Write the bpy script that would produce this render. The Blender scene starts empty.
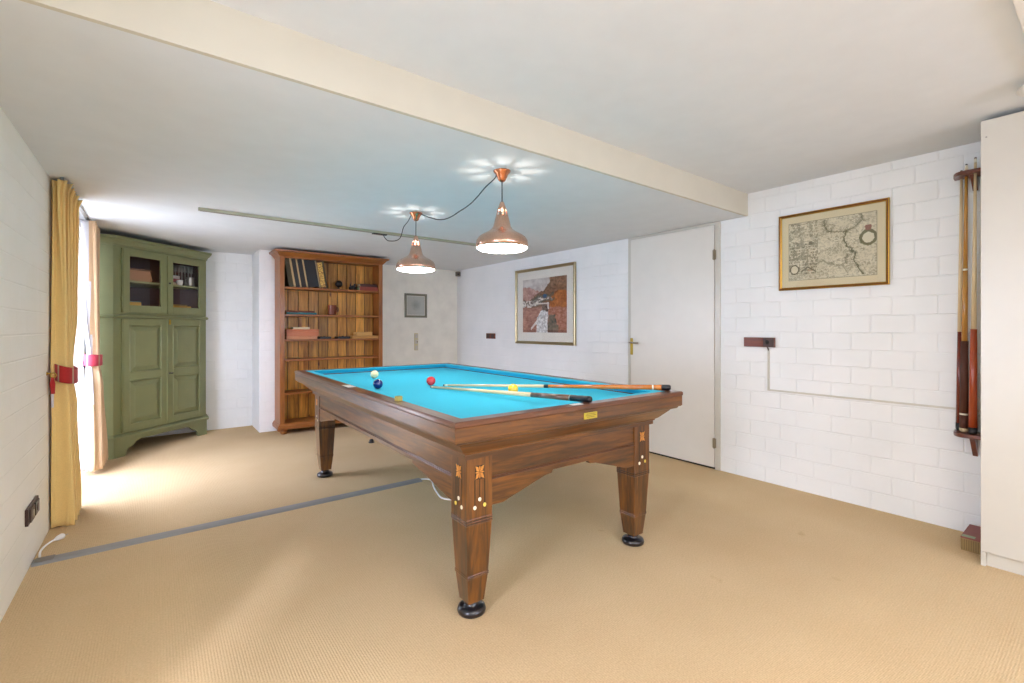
import bpy, bmesh, math, random
from math import sin, cos, pi, radians, sqrt, exp
from mathutils import Vector, Matrix, noise

sc = bpy.context.scene
COL = sc.collection
random.seed(7)

# ------------------------------------------------------------------ materials
def srgb(r, g, b):
    def f(c):
        c /= 255.0
        return c / 12.92 if c <= .04045 else ((c + .055) / 1.055) ** 2.4
    return (f(r), f(g), f(b), 1)

class NT:
    def __init__(self, name):
        self.m = bpy.data.materials.new(name); self.m.use_nodes = True
        self.t = self.m.node_tree; self.n = self.t.nodes
        self.b = self.n['Principled BSDF']; self.out = self.n['Material Output']
    def new(self, typ, **kw):
        n = self.n.new(typ)
        for k, v in kw.items():
            if k in n.inputs.keys(): n.inputs[k].default_value = v
            else: setattr(n, k, v)
        return n
    def link(self, a, b): self.t.links.new(a, b)
    def coord(self, scale=(1, 1, 1), rot=(0, 0, 0), out='Object'):
        tc = self.new('ShaderNodeTexCoord'); mp = self.new('ShaderNodeMapping')
        mp.inputs['Scale'].default_value = scale; mp.inputs['Rotation'].default_value = rot
        self.link(tc.outputs[out], mp.inputs['Vector']); return mp.outputs['Vector']
    def ramp(self, fac, stops):
        r = self.new('ShaderNodeValToRGB'); e = r.color_ramp.elements
        while len(e) < len(stops): e.new(.5)
        for el, (p, c) in zip(e, stops): el.position = p; el.color = c
        self.link(fac, r.inputs['Fac']); return r.outputs['Color']
    def noise(self, vec, scale, detail=4, rough=.5, dist=0.0):
        n = self.new('ShaderNodeTexNoise'); n.inputs['Scale'].default_value = scale
        n.inputs['Detail'].default_value = detail; n.inputs['Roughness'].default_value = rough
        n.inputs['Distortion'].default_value = dist
        self.link(vec, n.inputs['Vector']); return n.outputs['Fac']
    def bump(self, h, strength=.3, dist=.01, chain=None):
        b = self.new('ShaderNodeBump'); b.inputs['Strength'].default_value = strength
        b.inputs['Distance'].default_value = dist; self.link(h, b.inputs['Height'])
        if chain is not None: self.link(chain, b.inputs['Normal'])
        self.link(b.outputs['Normal'], self.b.inputs['Normal']); return b.outputs['Normal']
    def set(self, **kw):
        for k, v in kw.items(): self.b.inputs[k.replace('_', ' ')].default_value = v

def paint(name, col, rough=.5, bump=0.0, bscale=60, metal=0.0, var=0.03, coat=0.0, spec=.5):
    t = NT(name); v = t.coord()
    n = t.noise(v, 7, 3)
    c0 = tuple(c * (1 - var * 2) for c in col[:3]) + (1,); c1 = tuple(min(1, c * (1 + var)) for c in col[:3]) + (1,)
    t.link(t.ramp(n, [(.3, c0), (.7, c1)]), t.b.inputs['Base Color'])
    t.set(Roughness=rough, Metallic=metal)
    t.b.inputs['Coat Weight'].default_value = coat
    t.b.inputs['Specular IOR Level'].default_value = spec
    if bump: t.bump(t.noise(v, bscale, 4), bump, .004)
    return t.m

def wood(name, dark, light, axis='x', scale=1.0, rough=.4, coat=0.0, planks=False, knots=False, mid=None):
    t = NT(name)
    sc_ = {'x': (1.2, 14, 14), 'y': (14, 1.2, 14), 'z': (14, 14, 1.2)}[axis]
    v = t.coord(tuple(s * scale for s in sc_))
    if planks:
        g = t.new('ShaderNodeNewGeometry'); ad = t.new('ShaderNodeVectorMath', operation='ADD')
        mu = t.new('ShaderNodeMath', operation='MULTIPLY'); mu.inputs[1].default_value = 37
        t.link(g.outputs['Random Per Island'], mu.inputs[0])
        t.link(v, ad.inputs[0]); t.link(mu.outputs[0], ad.inputs[1]); v = ad.outputs[0]
    n1 = t.noise(v, 1.6, 6, .6, 1.2); n2 = t.noise(v, 7.0, 3, .6, .3)
    mx = t.new('ShaderNodeMath', operation='MULTIPLY_ADD'); mx.inputs[1].default_value = .35
    t.link(n2, mx.inputs[0]); t.link(n1, mx.inputs[2])
    mid = mid or tuple((a + b) / 2 for a, b in zip(dark, light))
    col = t.ramp(mx.outputs[0], [(.42, dark), (.62, mid), (.85, light)])
    if knots:
        kv = t.coord({'x': (3, 9, 9), 'y': (9, 3, 9), 'z': (9, 9, 3)}[axis])
        vo = t.new('ShaderNodeTexVoronoi'); vo.inputs['Scale'].default_value = 1.1; t.link(kv, vo.inputs['Vector'])
        kf = t.ramp(vo.outputs['Distance'], [(.05, (0, 0, 0, 1)), (.14, (1, 1, 1, 1))])
        mk = t.new('ShaderNodeMix', data_type='RGBA'); t.link(kf, mk.inputs['Factor'])
        mk.inputs['A'].default_value = tuple(c * .35 for c in dark[:3]) + (1,); t.link(col, mk.inputs['B']); col = mk.outputs['Result']
    if planks:
        hs = t.new('ShaderNodeHueSaturation'); mr = t.new('ShaderNodeMapRange')
        mr.inputs['To Min'].default_value = .72; mr.inputs['To Max'].default_value = 1.25
        t.link(g.outputs['Random Per Island'], mr.inputs['Value']); t.link(mr.outputs[0], hs.inputs['Value'])
        t.link(col, hs.inputs['Color']); col = hs.outputs['Color']
    t.link(col, t.b.inputs['Base Color']); t.set(Roughness=rough)
    t.b.inputs['Coat Weight'].default_value = coat; t.b.inputs['Coat Roughness'].default_value = .24 if coat == 1.0 else .12
    t.bump(mx.outputs[0], .08, .003)
    return t.m

def brick_wall(name, axis, c1, c2, course=.117, length=.226, amt=.55):
    # axis: the world axis the wall runs along
    t = NT(name)
    tc = t.new('ShaderNodeTexCoord'); sp = t.new('ShaderNodeSeparateXYZ'); cb = t.new('ShaderNodeCombineXYZ')
    t.link(tc.outputs['Object'], sp.inputs[0])
    t.link(sp.outputs['X' if axis == 'x' else 'Y'], cb.inputs['X']); t.link(sp.outputs['Z'], cb.inputs['Y'])
    wn = t.new('ShaderNodeTexNoise'); wn.inputs['Scale'].default_value = 5; t.link(cb.outputs[0], wn.inputs['Vector'])
    w = t.new('ShaderNodeVectorMath', operation='MULTIPLY_ADD'); w.inputs[1].default_value = (.012, .006, 0)
    t.link(wn.outputs['Color'], w.inputs[0]); t.link(cb.outputs[0], w.inputs[2])
    br = t.new('ShaderNodeTexBrick'); t.link(w.outputs[0], br.inputs['Vector'])
    br.offset = .5; br.squash = 1
    br.inputs['Scale'].default_value = 1; br.inputs['Mortar Size'].default_value = .006
    br.inputs['Mortar Smooth'].default_value = 1; br.inputs['Brick Width'].default_value = length
    br.inputs['Row Height'].default_value = course; br.inputs['Bias'].default_value = 0
    br.inputs['Color1'].default_value = (1, 1, 1, 1); br.inputs['Color2'].default_value = (.55, .55, .55, 1)
    br.inputs['Mortar'].default_value = (0, 0, 0, 1)
    # paint fills part of the joints
    pn = t.noise(cb.outputs[0], 3.5, 3, .6)
    ms = t.ramp(pn, [(.35, (.25, .25, .25, 1)), (.62, (1, 1, 1, 1))])
    mm = t.new('ShaderNodeMath', operation='MULTIPLY'); t.link(br.outputs['Fac'], mm.inputs[0]); t.link(ms, mm.inputs[1])
    bw = t.new('ShaderNodeSeparateColor'); t.link(br.outputs['Color'], bw.inputs[0])
    h1 = t.new('ShaderNodeMath', operation='MULTIPLY'); h1.inputs[1].default_value = .25; t.link(bw.outputs[0], h1.inputs[0])
    h2 = t.new('ShaderNodeMath', operation='SUBTRACT'); t.link(h1.outputs[0], h2.inputs[0]); t.link(mm.outputs[0], h2.inputs[1])
    fine = t.noise(cb.outputs[0], 34, 5, .6)
    h3 = t.new('ShaderNodeMath', operation='MULTIPLY_ADD'); h3.inputs[1].default_value = .35
    t.link(fine, h3.inputs[0]); t.link(h2.outputs[0], h3.inputs[2])
    t.bump(h3.outputs[0], amt, .006)
    n = t.noise(v := t.coord(), 3, 3)
    t.link(t.ramp(n, [(.3, c1), (.7, c2)]), t.b.inputs['Base Color'])
    t.set(Roughness=.55)
    return t.m

def carpet_mat():
    t = NT('woven_carpet'); v = t.coord()
    big = t.noise(v, 1.1, 4, .6); fine = t.noise(v, 130, 3, .7); spots = t.noise(v, 5.5, 2, .5)
    c = t.ramp(big, [(.25, srgb(211, 181, 140)), (.75, srgb(221, 194, 154))])
    f = t.ramp(fine, [(.3, (.74, .72, .68, 1)), (.7, (1, 1, 1, 1))])
    m = t.new('ShaderNodeMix', data_type='RGBA', blend_type='MULTIPLY'); m.inputs['Factor'].default_value = .8
    t.link(c, m.inputs['A']); t.link(f, m.inputs['B'])
    s = t.ramp(spots, [(.74, (1, 1, 1, 1)), (.80, (.84, .79, .75, 1))])
    m2 = t.new('ShaderNodeMix', data_type='RGBA', blend_type='MULTIPLY'); m2.inputs['Factor'].default_value = 1
    t.link(m.outputs['Result'], m2.inputs['A']); t.link(s, m2.inputs['B'])
    t.link(m2.outputs['Result'], t.b.inputs['Base Color'])
    w1 = t.new('ShaderNodeTexWave', bands_direction='X'); w1.inputs['Scale'].default_value = 34; w1.inputs['Distortion'].default_value = 1.2
    w1.inputs['Detail Scale'].default_value = 3
    t.link(v, w1.inputs['Vector'])
    w2 = t.new('ShaderNodeTexWave', bands_direction='Y'); w2.inputs['Scale'].default_value = 34; w2.inputs['Distortion'].default_value = 1.5
    t.link(v, w2.inputs['Vector'])
    ad = t.new('ShaderNodeMath', operation='MULTIPLY_ADD'); ad.inputs[1].default_value = .7
    t.link(w2.outputs['Fac'], ad.inputs[0]); t.link(w1.outputs['Fac'], ad.inputs[2])
    ad2 = t.new('ShaderNodeMath', operation='ADD'); t.link(ad.outputs[0], ad2.inputs[0]); t.link(fine, ad2.inputs[1])
    t.bump(ad2.outputs[0], .3, .0035)
    t.set(Roughness=.95); t.b.inputs['Specular IOR Level'].default_value = .1
    return t.m

def cloth(name, col, scale=300, rough=.9, sheen=.15, bump=.15, trans=0.0):
    t = NT(name); v = t.coord(); n = t.noise(v, scale, 2)
    t.link(t.ramp(n, [(.3, tuple(c * .88 for c in col[:3]) + (1,)), (.7, col)]), t.b.inputs['Base Color'])
    t.set(Roughness=rough); t.b.inputs['Sheen Weight'].default_value = sheen
    t.b.inputs['Specular IOR Level'].default_value = .2
    t.bump(n, bump, .002)
    if trans:
        tr = t.new('ShaderNodeBsdfTranslucent'); tr.inputs['Color'].default_value = col
        mx = t.new('ShaderNodeMixShader'); mx.inputs[0].default_value = trans
        t.link(t.b.outputs[0], mx.inputs[1]); t.link(tr.outputs[0], mx.inputs[2]); t.link(mx.outputs[0], t.out.inputs[0])
    return t.m

def metal(name, col, rough=.3, brushed=False):
    t = NT(name); v = t.coord((1, 1, 60) if not brushed else (40, 40, 1))
    n = t.noise(v, 3, 3)
    t.link(t.ramp(n, [(.3, tuple(c * .85 for c in col[:3]) + (1,)), (.7, col)]), t.b.inputs['Base Color'])
    t.set(Roughness=rough, Metallic=1.0); return t.m

def glass_mat(name='clear_glass', tint=(1, 1, 1, 1)):
    t = NT(name); t.n.remove(t.b)
    g = t.new('ShaderNodeBsdfGlossy'); g.inputs['Roughness'].default_value = .02
    tr = t.new('ShaderNodeBsdfTransparent'); tr.inputs['Color'].default_value = tint
    fr = t.new('ShaderNodeFresnel'); fr.inputs['IOR'].default_value = 1.5
    ge = t.new('ShaderNodeNewGeometry'); iv = t.new('ShaderNodeMath', operation='SUBTRACT'); iv.inputs[0].default_value = 1; t.link(ge.outputs['Backfacing'], iv.inputs[1])
    mu = t.new('ShaderNodeMath', operation='MULTIPLY'); t.link(fr.outputs[0], mu.inputs[0]); t.link(iv.outputs[0], mu.inputs[1])
    mx = t.new('ShaderNodeMixShader'); t.link(mu.outputs[0], mx.inputs[0])
    t.link(tr.outputs[0], mx.inputs[1]); t.link(g.outputs[0], mx.inputs[2]); t.link(mx.outputs[0], t.out.inputs[0])
    return t.m

def emit(name, col, s):
    t = NT(name); t.b.inputs['Emission Color'].default_value = col; t.b.inputs['Emission Strength'].default_value = s
    t.b.inputs['Base Color'].default_value = (.8, .8, .8, 1); return t.m

def vcol_mat(name, rough=.6, coat=.0):
    t = NT(name); a = t.new('ShaderNodeVertexColor'); a.layer_name = 'Col'
    t.link(a.outputs['Color'], t.b.inputs['Base Color']); t.set(Roughness=rough)
    t.b.inputs['Coat Weight'].default_value = coat; t.b.inputs['Coat Roughness'].default_value = .03
    return t.m

M = {}
M['brick_y'] = brick_wall('painted_brick_side', 'y', srgb(234, 236, 236), srgb(241, 242, 242), amt=.52)
M['brick_x'] = brick_wall('painted_brick_back', 'x', srgb(234, 236, 236), srgb(241, 242, 242), amt=.52)
M['brick_l'] = brick_wall('painted_brick_left', 'y', srgb(243, 241, 228), srgb(248, 246, 236), amt=.35)
M['plaster'] = paint('wall_plaster', srgb(244, 240, 228), .8, .12, 90)
M['ceil'] = paint('ceiling_paint', srgb(222, 225, 227), .85, .08, 120, var=.012)
M['beam'] = paint('cream_beam_paint', srgb(206, 200, 182), .7, .08, 100, var=.012)
M['white'] = paint('white_paint', srgb(232, 229, 222), .35, var=.01)
M['door'] = paint('white_door_paint', srgb(226, 222, 214), .35, var=.01)
M['cream'] = paint('cream_lacquer', srgb(204, 200, 189), .3, var=.01)
M['carpet'] = carpet_mat()
D, L_ = srgb(78, 40, 16), srgb(160, 103, 50)
for ax in 'xyz':
    M['tw' + ax] = wood('table_wood_' + ax, srgb(34, 15, 2), srgb(120, 70, 12), ax, .9, .32, 1.0, mid=srgb(78, 42, 4))
    M['td' + ax] = wood('table_rail_wood_' + ax, srgb(58, 30, 18), srgb(112, 68, 44), ax, 1.2, .3, .7)
    M['pine' + ax] = wood('pine_' + ax, srgb(104, 54, 16), srgb(160, 96, 38), ax, .8, .42, .15)
M['planks'] = wood('pine_planks', srgb(134, 74, 18), srgb(226, 164, 70), 'z', .8, .45, .1, planks=True, knots=True)
M['green'] = paint('sage_green_paint', srgb(125, 129, 88), .42, .06, 40, var=.03)
M['green_d'] = paint('sage_green_shelf', srgb(136, 138, 92), .5)
M['maroon'] = paint('maroon_lining', srgb(70, 34, 30), .6)
M['cloth'] = cloth('billiard_cloth', srgb(36, 182, 212), 500, sheen=.05)
M['copper'] = metal('copper', srgb(214, 142, 104), .22)
M['copper_b'] = metal('brushed_copper', srgb(220, 178, 156), .26, True)
M['brass'] = metal('brass', srgb(190, 160, 70), .3)
M['plate'] = paint('yellow_brass_plate', srgb(196, 176, 66), .35, metal=.4)
M['gold'] = metal('gold_frame', srgb(190, 150, 70), .3)
M['champ'] = metal('champagne_frame', srgb(186, 170, 132), .35)
M['steel'] = metal('steel', srgb(170, 166, 155), .3)
M['rail'] = paint('track_metal', srgb(176, 176, 152), .4, metal=.35)
M['black'] = paint('black_plastic', srgb(26, 24, 26), .35)
M['rubber'] = paint('black_rubber', srgb(24, 20, 24), .3, coat=.4)
M['cable'] = paint('dark_cable', srgb(40, 42, 48), .5)
M['wcable'] = paint('white_cable', srgb(244, 242, 238), .45)
M['grey'] = paint('grey_rubber', srgb(142, 140, 138), .6, .15, 60)
M['brownplate'] = wood('brown_wood_plate', srgb(70, 26, 10), srgb(128, 58, 26), 'y', 1.5, .35, .3)
M['darkbrown'] = paint('dark_brown_plastic', srgb(66, 44, 38), .4)
M['ivory'] = paint('ivory_plastic', srgb(214, 204, 160), .4)
M['inlay_l'] = wood('light_inlay', srgb(170, 104, 40), srgb(214, 148, 66), 'z', 3, .35, .4)
M['inlay_d'] = paint('dark_inlay', srgb(34, 18, 8), .35, coat=.4)
M['pearl'] = paint('mother_of_pearl', srgb(235, 228, 205), .2, coat=.6)
M['pearl_y'] = paint('yellow_pearl', srgb(220, 195, 90), .2, coat=.6)
M['yellow'] = cloth('yellow_curtain_fabric', srgb(250, 216, 142), 220, trans=.10)
M['lining'] = cloth('white_curtain_fabric', srgb(218, 216, 222), 220, trans=.05)  # white cloth on the window side of the cream curtain's folds
M['peach'] = cloth('cream_curtain_fabric', srgb(218, 184, 146), 220, trans=.08)
M['red'] = cloth('red_tieback_fabric', srgb(178, 48, 46), 200)
M['pink'] = cloth('pink_tieback_fabric', srgb(212, 72, 92), 200)
M['stripe'] = cloth('tieback_stripe', srgb(188, 160, 132), 200)
M['ball_w'] = paint('cream_ball', srgb(240, 228, 176), .06, var=.005, coat=1)
M['ball_b'] = paint('blue_ball', srgb(14, 40, 112), .06, var=.01, coat=1)
M['ball_r'] = paint('red_ball', srgb(206, 28, 36), .06, var=.01, coat=1)
M['ball_y'] = paint('yellow_ball', srgb(246, 196, 40), .06, var=.01, coat=1)
M['maple'] = wood('maple', srgb(206, 176, 128), srgb(238, 216, 172), 'z', 1, .3, .4)
M['orangewood'] = wood('orange_wood', srgb(176, 92, 28), srgb(222, 134, 50), 'z', 1, .25, .6)
M['redwood'] = wood('red_wood', srgb(140, 48, 18), srgb(190, 82, 36), 'z', 1, .25, .6)
M['honey'] = wood('honey_wood', srgb(160, 104, 36), srgb(206, 150, 66), 'z', 1, .25, .6)
M['darkred'] = wood('dark_red_wood', srgb(88, 26, 14), srgb(128, 44, 24), 'z', 1, .25, .6)
M['wrap'] = paint('brown_wrap', srgb(84, 44, 26), .6, .5, 200)
M['darkwood'] = wood('dark_walnut', srgb(70, 46, 34), srgb(136, 102, 78), 'z', 1, .3, .5)
M['rack'] = wood('mahogany_rack', srgb(74, 28, 14), srgb(122, 56, 30), 'y', 1, .3, .5)
M['paper'] = paint('book_pages', srgb(216, 196, 150), .8)
M['glass'] = glass_mat()
M['glow'] = emit('lamp_diffuser', (1, .97, .93, 1), 24)
M['vprint'] = vcol_mat('watercolour_paper', .7)
M['vmap'] = vcol_mat('map_paper', .7)
M['mat_w'] = paint('white_passepartout', srgb(228, 224, 214), .8, var=.01)
M['mat_c'] = paint('cream_passepartout', srgb(216, 204, 168), .8, var=.01)
def pc(name, *c, r=.6): return M.setdefault(name, paint(name, srgb(*c), r))

# ------------------------------------------------------------------ mesh builder
class MB:
    def __init__(self): self.v = []; self.f = []; self.mi = []; self.s = []
    def add(self, vs, fs, mi=0, mat=None, smooth=False):
        o = len(self.v)
        for p in vs: self.v.append(tuple(mat @ Vector(p)) if mat else tuple(p))
        for f in fs: self.f.append([o + i for i in f]); self.mi.append(mi); self.s.append(smooth)
        return self
    def box(self, a, b, mi=0, mat=None):
        x0, x1 = sorted((a[0], b[0])); y0, y1 = sorted((a[1], b[1])); z0, z1 = sorted((a[2], b[2]))
        vs = [(x0, y0, z0), (x1, y0, z0), (x1, y1, z0), (x0, y1, z0), (x0, y0, z1), (x1, y0, z1), (x1, y1, z1), (x0, y1, z1)]
        return self.add(vs, [(0, 3, 2, 1), (4, 5, 6, 7), (0, 1, 5, 4), (1, 2, 6, 5), (2, 3, 7, 6), (3, 0, 4, 7)], mi, mat)
    def prism(self, pts, z0, z1, mi=0, mat=None, plane='xy'):
        # pts: outline; extruded along the third axis from z0 to z1
        n = len(pts)
        def P(p, h): return {'xy': (p[0], p[1], h), 'xz': (p[0], h, p[1]), 'yz': (h, p[0], p[1])}[plane]
        vs = [P(p, z0) for p in pts] + [P(p, z1) for p in pts]
        fs = [tuple(range(n - 1, -1, -1)), tuple(range(n, 2 * n))] + [(i, (i + 1) % n, n + (i + 1) % n, n + i) for i in range(n)]
        return self.add(vs, fs, mi, mat)
    def lathe(self, prof, seg=24, mi=0, mat=None, cap=True, skip=None, smooth=True):
        vs = []; fs = []
        for r, z in prof:
            for i in range(seg): vs.append((r * cos(2 * pi * i / seg), r * sin(2 * pi * i / seg), z))
        for j in range(len(prof) - 1):
            for i in range(seg):
                if skip and skip(j, i): continue
                a = j * seg + i; b = j * seg + (i + 1) % seg
                fs.append((a, b, b + seg, a + seg))
        if cap:
            fs.append(tuple(range(seg - 1, -1, -1))); k = (len(prof) - 1) * seg; fs.append(tuple(range(k, k + seg)))
        return self.add(vs, fs, mi, mat, smooth)
    def tube(self, pts, r, seg=8, mi=0, cap=True, radii=None, mat=None):
        pts = [Vector(p) for p in pts]; vs = []; fs = []
        up = Vector((0, 0, 1)); prev = None
        for i, p in enumerate(pts):
            d = (pts[min(i + 1, len(pts) - 1)] - pts[max(i - 1, 0)]).normalized()
            if prev is None: a = d.cross(up); a = a if a.length > .05 else d.cross(Vector((1, 0, 0)))
            else: a = prev - d * prev.dot(d)
            a.normalize(); prev = a; b = d.cross(a)
            rr = radii[i] if radii else r
            for k in range(seg): vs.append(p + (a * cos(2 * pi * k / seg) + b * sin(2 * pi * k / seg)) * rr)
        for j in range(len(pts) - 1):
            for k in range(seg):
                a_ = j * seg + k; b_ = j * seg + (k + 1) % seg
                fs.append((a_, a_ + seg, b_ + seg, b_))
        if cap: fs.append(tuple(range(seg))); k = (len(pts) - 1) * seg; fs.append(tuple(range(k + seg - 1, k - 1, -1)))
        return self.add(vs, fs, mi, mat, True)
    def sphere(self, c, r, mi=0, seg=24, rings=14, sq=(1, 1, 1), mat=None):
        vs = []; fs = []
        for j in range(rings + 1):
            t = pi * j / rings
            for i in range(seg):
                vs.append((c[0] + r * sq[0] * sin(t) * cos(2 * pi * i / seg), c[1] + r * sq[1] * sin(t) * sin(2 * pi * i / seg), c[2] - r * sq[2] * cos(t)))
        for j in range(rings):
            for i in range(seg):
                a = j * seg + i; b = j * seg + (i + 1) % seg; fs.append((a, b, b + seg, a + seg))
        return self.add(vs, fs, mi, mat, True)
    def build(self, name, mats, parent=None, bevel=0.0, seg=2, merge=False, solid=0.0, label=None, loc=None):
        me = bpy.data.meshes.new(name); me.from_pydata(self.v, [], self.f)
        bm = bmesh.new(); bm.from_mesh(me)
        for i, f in enumerate(bm.faces): f.material_index = self.mi[i]; f.smooth = self.s[i]
        if merge: bmesh.ops.remove_doubles(bm, verts=bm.verts, dist=1e-5)
        bmesh.ops.recalc_face_normals(bm, faces=bm.faces)
        bm.to_mesh(me); bm.free()
        if not isinstance(mats, (list, tuple)): mats = [mats]
        for m in mats: me.materials.append(M[m] if isinstance(m, str) else m)
        o = bpy.data.objects.new(name, me); COL.objects.link(o)
        if parent: o.parent = parent
        if loc: o.location = loc
        if solid:
            s = o.modifiers.new('s', 'SOLIDIFY'); s.thickness = solid; s.offset = 0
        if bevel:
            b = o.modifiers.new('b', 'BEVEL'); b.width = bevel; b.segments = seg; b.limit_method = 'ANGLE'; b.angle_limit = radians(35)
        if label: o['label'] = label
        return o

def tag(o, label, cat, group=None, kind=None):
    o['label'] = label; o['category'] = cat
    if group: o['group'] = group
    if kind: o['kind'] = kind
    return o
def empty(name, loc, rz=0, label='', cat='', group=None):
    o = bpy.data.objects.new(name, None); COL.objects.link(o); o.empty_display_size = .1
    o.location = loc; o.rotation_euler = (0, 0, rz); return tag(o, label, cat, group)
def struct(o, label, cat): return tag(o, label, cat, kind='structure')
def copy_tree(o, parent=None):
    c = o.copy(); COL.objects.link(c); c.parent = parent
    for ch in [x for x in COL.objects if x.parent == o]: copy_tree(ch, c)
    return c

XL, XR, YB = -.5, 3.78, -2.9
ZL, ZH, YBEAM = 2.10, 2.277, 1.819

# ------------------------------------------------------------------ the room
struct(MB().box((-.75, YB - .3, -.2), (4.1, 6.9, 0)).build('floor', 'carpet'), 'beige woven carpet covering the whole floor', 'floor')
struct(MB().box((-.8, YB - .3, ZH), (4.1, YBEAM + .02, 2.6)).build('ceiling', 'ceil'), 'higher white ceiling in front of the beam', 'ceiling')
struct(MB().box((-.8, YBEAM + .02, ZL), (4.1, 6.9, 2.6)).build('ceiling', 'ceil'), 'lower white ceiling above the billiard table', 'ceiling')
struct(MB().box((XL, YBEAM, ZL), (XR, YBEAM + .02, ZH)).build('beam', 'beam'), 'cream beam face where the ceiling steps down', 'beam')
# left wall with window opening y 3.82-5.6
WY0, WY1, WZ = 4.08, 5.60, 2.05
SY0, SY1 = .56, 1.26
mb = MB(); mb.box((-.8, YB - .3, 0), (XL, SY0, 2.6)); mb.box((-.8, SY1, 0), (XL, WY0, 2.6)); mb.box((-.8, SY0, WZ), (XL, SY1, 2.6)); mb.box((-.8, WY1, 0), (XL, 6.9, 2.6)); mb.box((-.8, WY0, WZ), (XL, WY1, 2.6))
struct(mb.build('wall_left', 'brick_l'), 'white painted brick wall on the left with the curtained window', 'wall')
struct(MB().box((XR, YB - .3, 0), (4.1, 6.9, 2.6)).build('wall_right', 'brick_y'), 'white painted brick wall on the right behind the billiard table', 'wall')
struct(MB().box((XL, 6.5, 0), (.95, 6.9, 2.6)).build('wall_back', 'brick_x'), 'white brick recess wall between green cabinet and bookcase', 'wall')
struct(MB().box((.95, 6.0, 0), (2.3, 6.9, 2.6)).build('wall_back_breast', 'brick_x'), 'projecting white brick wall section behind the pine bookcase', 'wall')
struct(MB().box((2.3, 6.35, 0), (XR, 6.9, 2.6)).build('wall_back_plaster', 'plaster'), 'smooth cream back wall right of the pine bookcase', 'wall')
# rear wall (behind the camera) with a wide window
RX0, RX1, RZ0, RZ1 = .5, 3.1, .95, 2.05
mb = MB(); mb.box((-.8, YB - .3, 0), (RX0, YB, 2.6)); mb.box((RX1, YB - .3, 0), (4.1, YB, 2.6))
mb.box((RX0, YB - .3, 0), (RX1, YB, RZ0)); mb.box((RX0, YB - .3, RZ1), (RX1, YB, 2.6))
struct(mb.build('wall_rear', 'brick_x'), 'white brick wall with wide window opposite the bookcase', 'wall')

def window(name, label, axis, a0, a1, z0, z1, pos, n, swing=False):
    """framed glazing in a wall opening; axis = direction it runs along"""
    w = empty(name, (0, 0, 0), 0, label, 'window'); w['kind'] = 'structure'
    def bx(mb, s0, s1, za, zb, t0, t1):
        if axis == 'y': mb.box((pos + t0, s0, za), (pos + t1, s1, zb))
        else: mb.box((s0, pos + t0, za), (s1, pos + t1, zb))
    f = MB(); fw = .05
    bx(f, a0, a0 + fw, z0, z1, -.04, .04); bx(f, a1 - fw, a1, z0, z1, -.04, .04)
    bx(f, a0 + fw, a1 - fw, z0, z0 + fw, -.04, .04); bx(f, a0 + fw, a1 - fw, z1 - fw, z1, -.04, .04)
    f.build('window_frame', 'white', w, .003)
    step = (a1 - a0 - 2 * fw) / n
    for i in range(n):
        s0 = a0 + fw + i * step; s1 = s0 + step; sw = .06
        c = MB()
        bx(c, s0, s0 + sw, z0 + fw, z1 - fw, -.025, .03); bx(c, s1 - sw, s1, z0 + fw, z1 - fw, -.025, .03)
        bx(c, s0 + sw, s1 - sw, z0 + fw, z0 + fw + sw, -.025, .03); bx(c, s0 + sw, s1 - sw, z1 - fw - sw, z1 - fw, -.025, .03)
        sash = c.build('sash', 'white', w, .003)
        g = MB(); bx(g, s0 + sw - .005, s1 - sw + .005, z0 + fw + sw - .005, z1 - fw - sw + .005, -.003, .003)
        g.build('pane', 'glass', sash)
    return w
window('window_1', 'white framed glazed doors behind the yellow and cream curtains', 'y', WY0, WY1, 0.0, WZ, -.68, 2)
window('window_2', 'wide white framed window in the rear wall', 'x', RX0, RX1, RZ0, RZ1, YB - .16, 3)
window('window_3', 'narrow white framed glazed opening in the left wall nearest the viewer', 'y', SY0, SY1, 0.0, WZ, -.68, 1)
struct(MB().box((-6, -8, -.25), (-.76, 12, -.05)).build('ground', pc('terrace', 190, 188, 180)), 'pale paved terrace outside the glazed doors', 'ground')

# ------------------------------------------------------------------ door in right wall
dr = empty('door_1', (XR, 2.09, 0), 0, 'flush white door with brass handle in the right wall', 'door'); dr['kind'] = 'structure'
mb = MB(); mb.box((-.012, -.045, 0), (0, 0, 2.098)); mb.box((-.012, .878, 0), (0, .912, 2.098)); mb.box((-.012, 0, 2.075), (0, .878, 2.098))
mb.build('door_frame', 'cream', dr, .002)
leaf = MB().box((-.02, .004, .018), (-.003, .874, 2.071)).build('door_leaf', 'door', dr, .002)
MB().box((-.002, .004, 0), (-.0005, .874, .018)).build('door_gap_shade', 'black', dr)  # black strip standing in for the shade of the gap under the leaf
for z in (1.82, .225):
    mb = MB(); mb.box((-.026, -.012, z - .04), (-.0125, .014, z + .04)); mb.tube([(-.027, -.001, z - .045), (-.027, -.001, z + .045)], .006, 10)
    mb.build('hinge', pc('aged_hinge', 138, 124, 98, r=.4), dr, .001)
mb = MB().box((-.027, .845, .935), (-.0205, .877, 1.10))
hp = mb.build('handle_plate', 'brass', dr, .003)
mb = MB(); mb.tube([(-.027, .861, 1.058), (-.062, .861, 1.058), (-.070, .85, 1.058), (-.070, .75, 1.054)], .008, 10)
mb.build('handle', 'steel', hp)

# ------------------------------------------------------------------ billiard table
TX, TY, TR = 1.609, 2.792, -.0133
W, L = 1.437, 2.634
hw, hl = W / 2, L / 2
ZT = .851
tb = empty('billiard_table', (TX, TY, 0), TR, 'wooden carom billiard table with bright blue cloth and tapered inlaid legs', 'billiard table')

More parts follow.
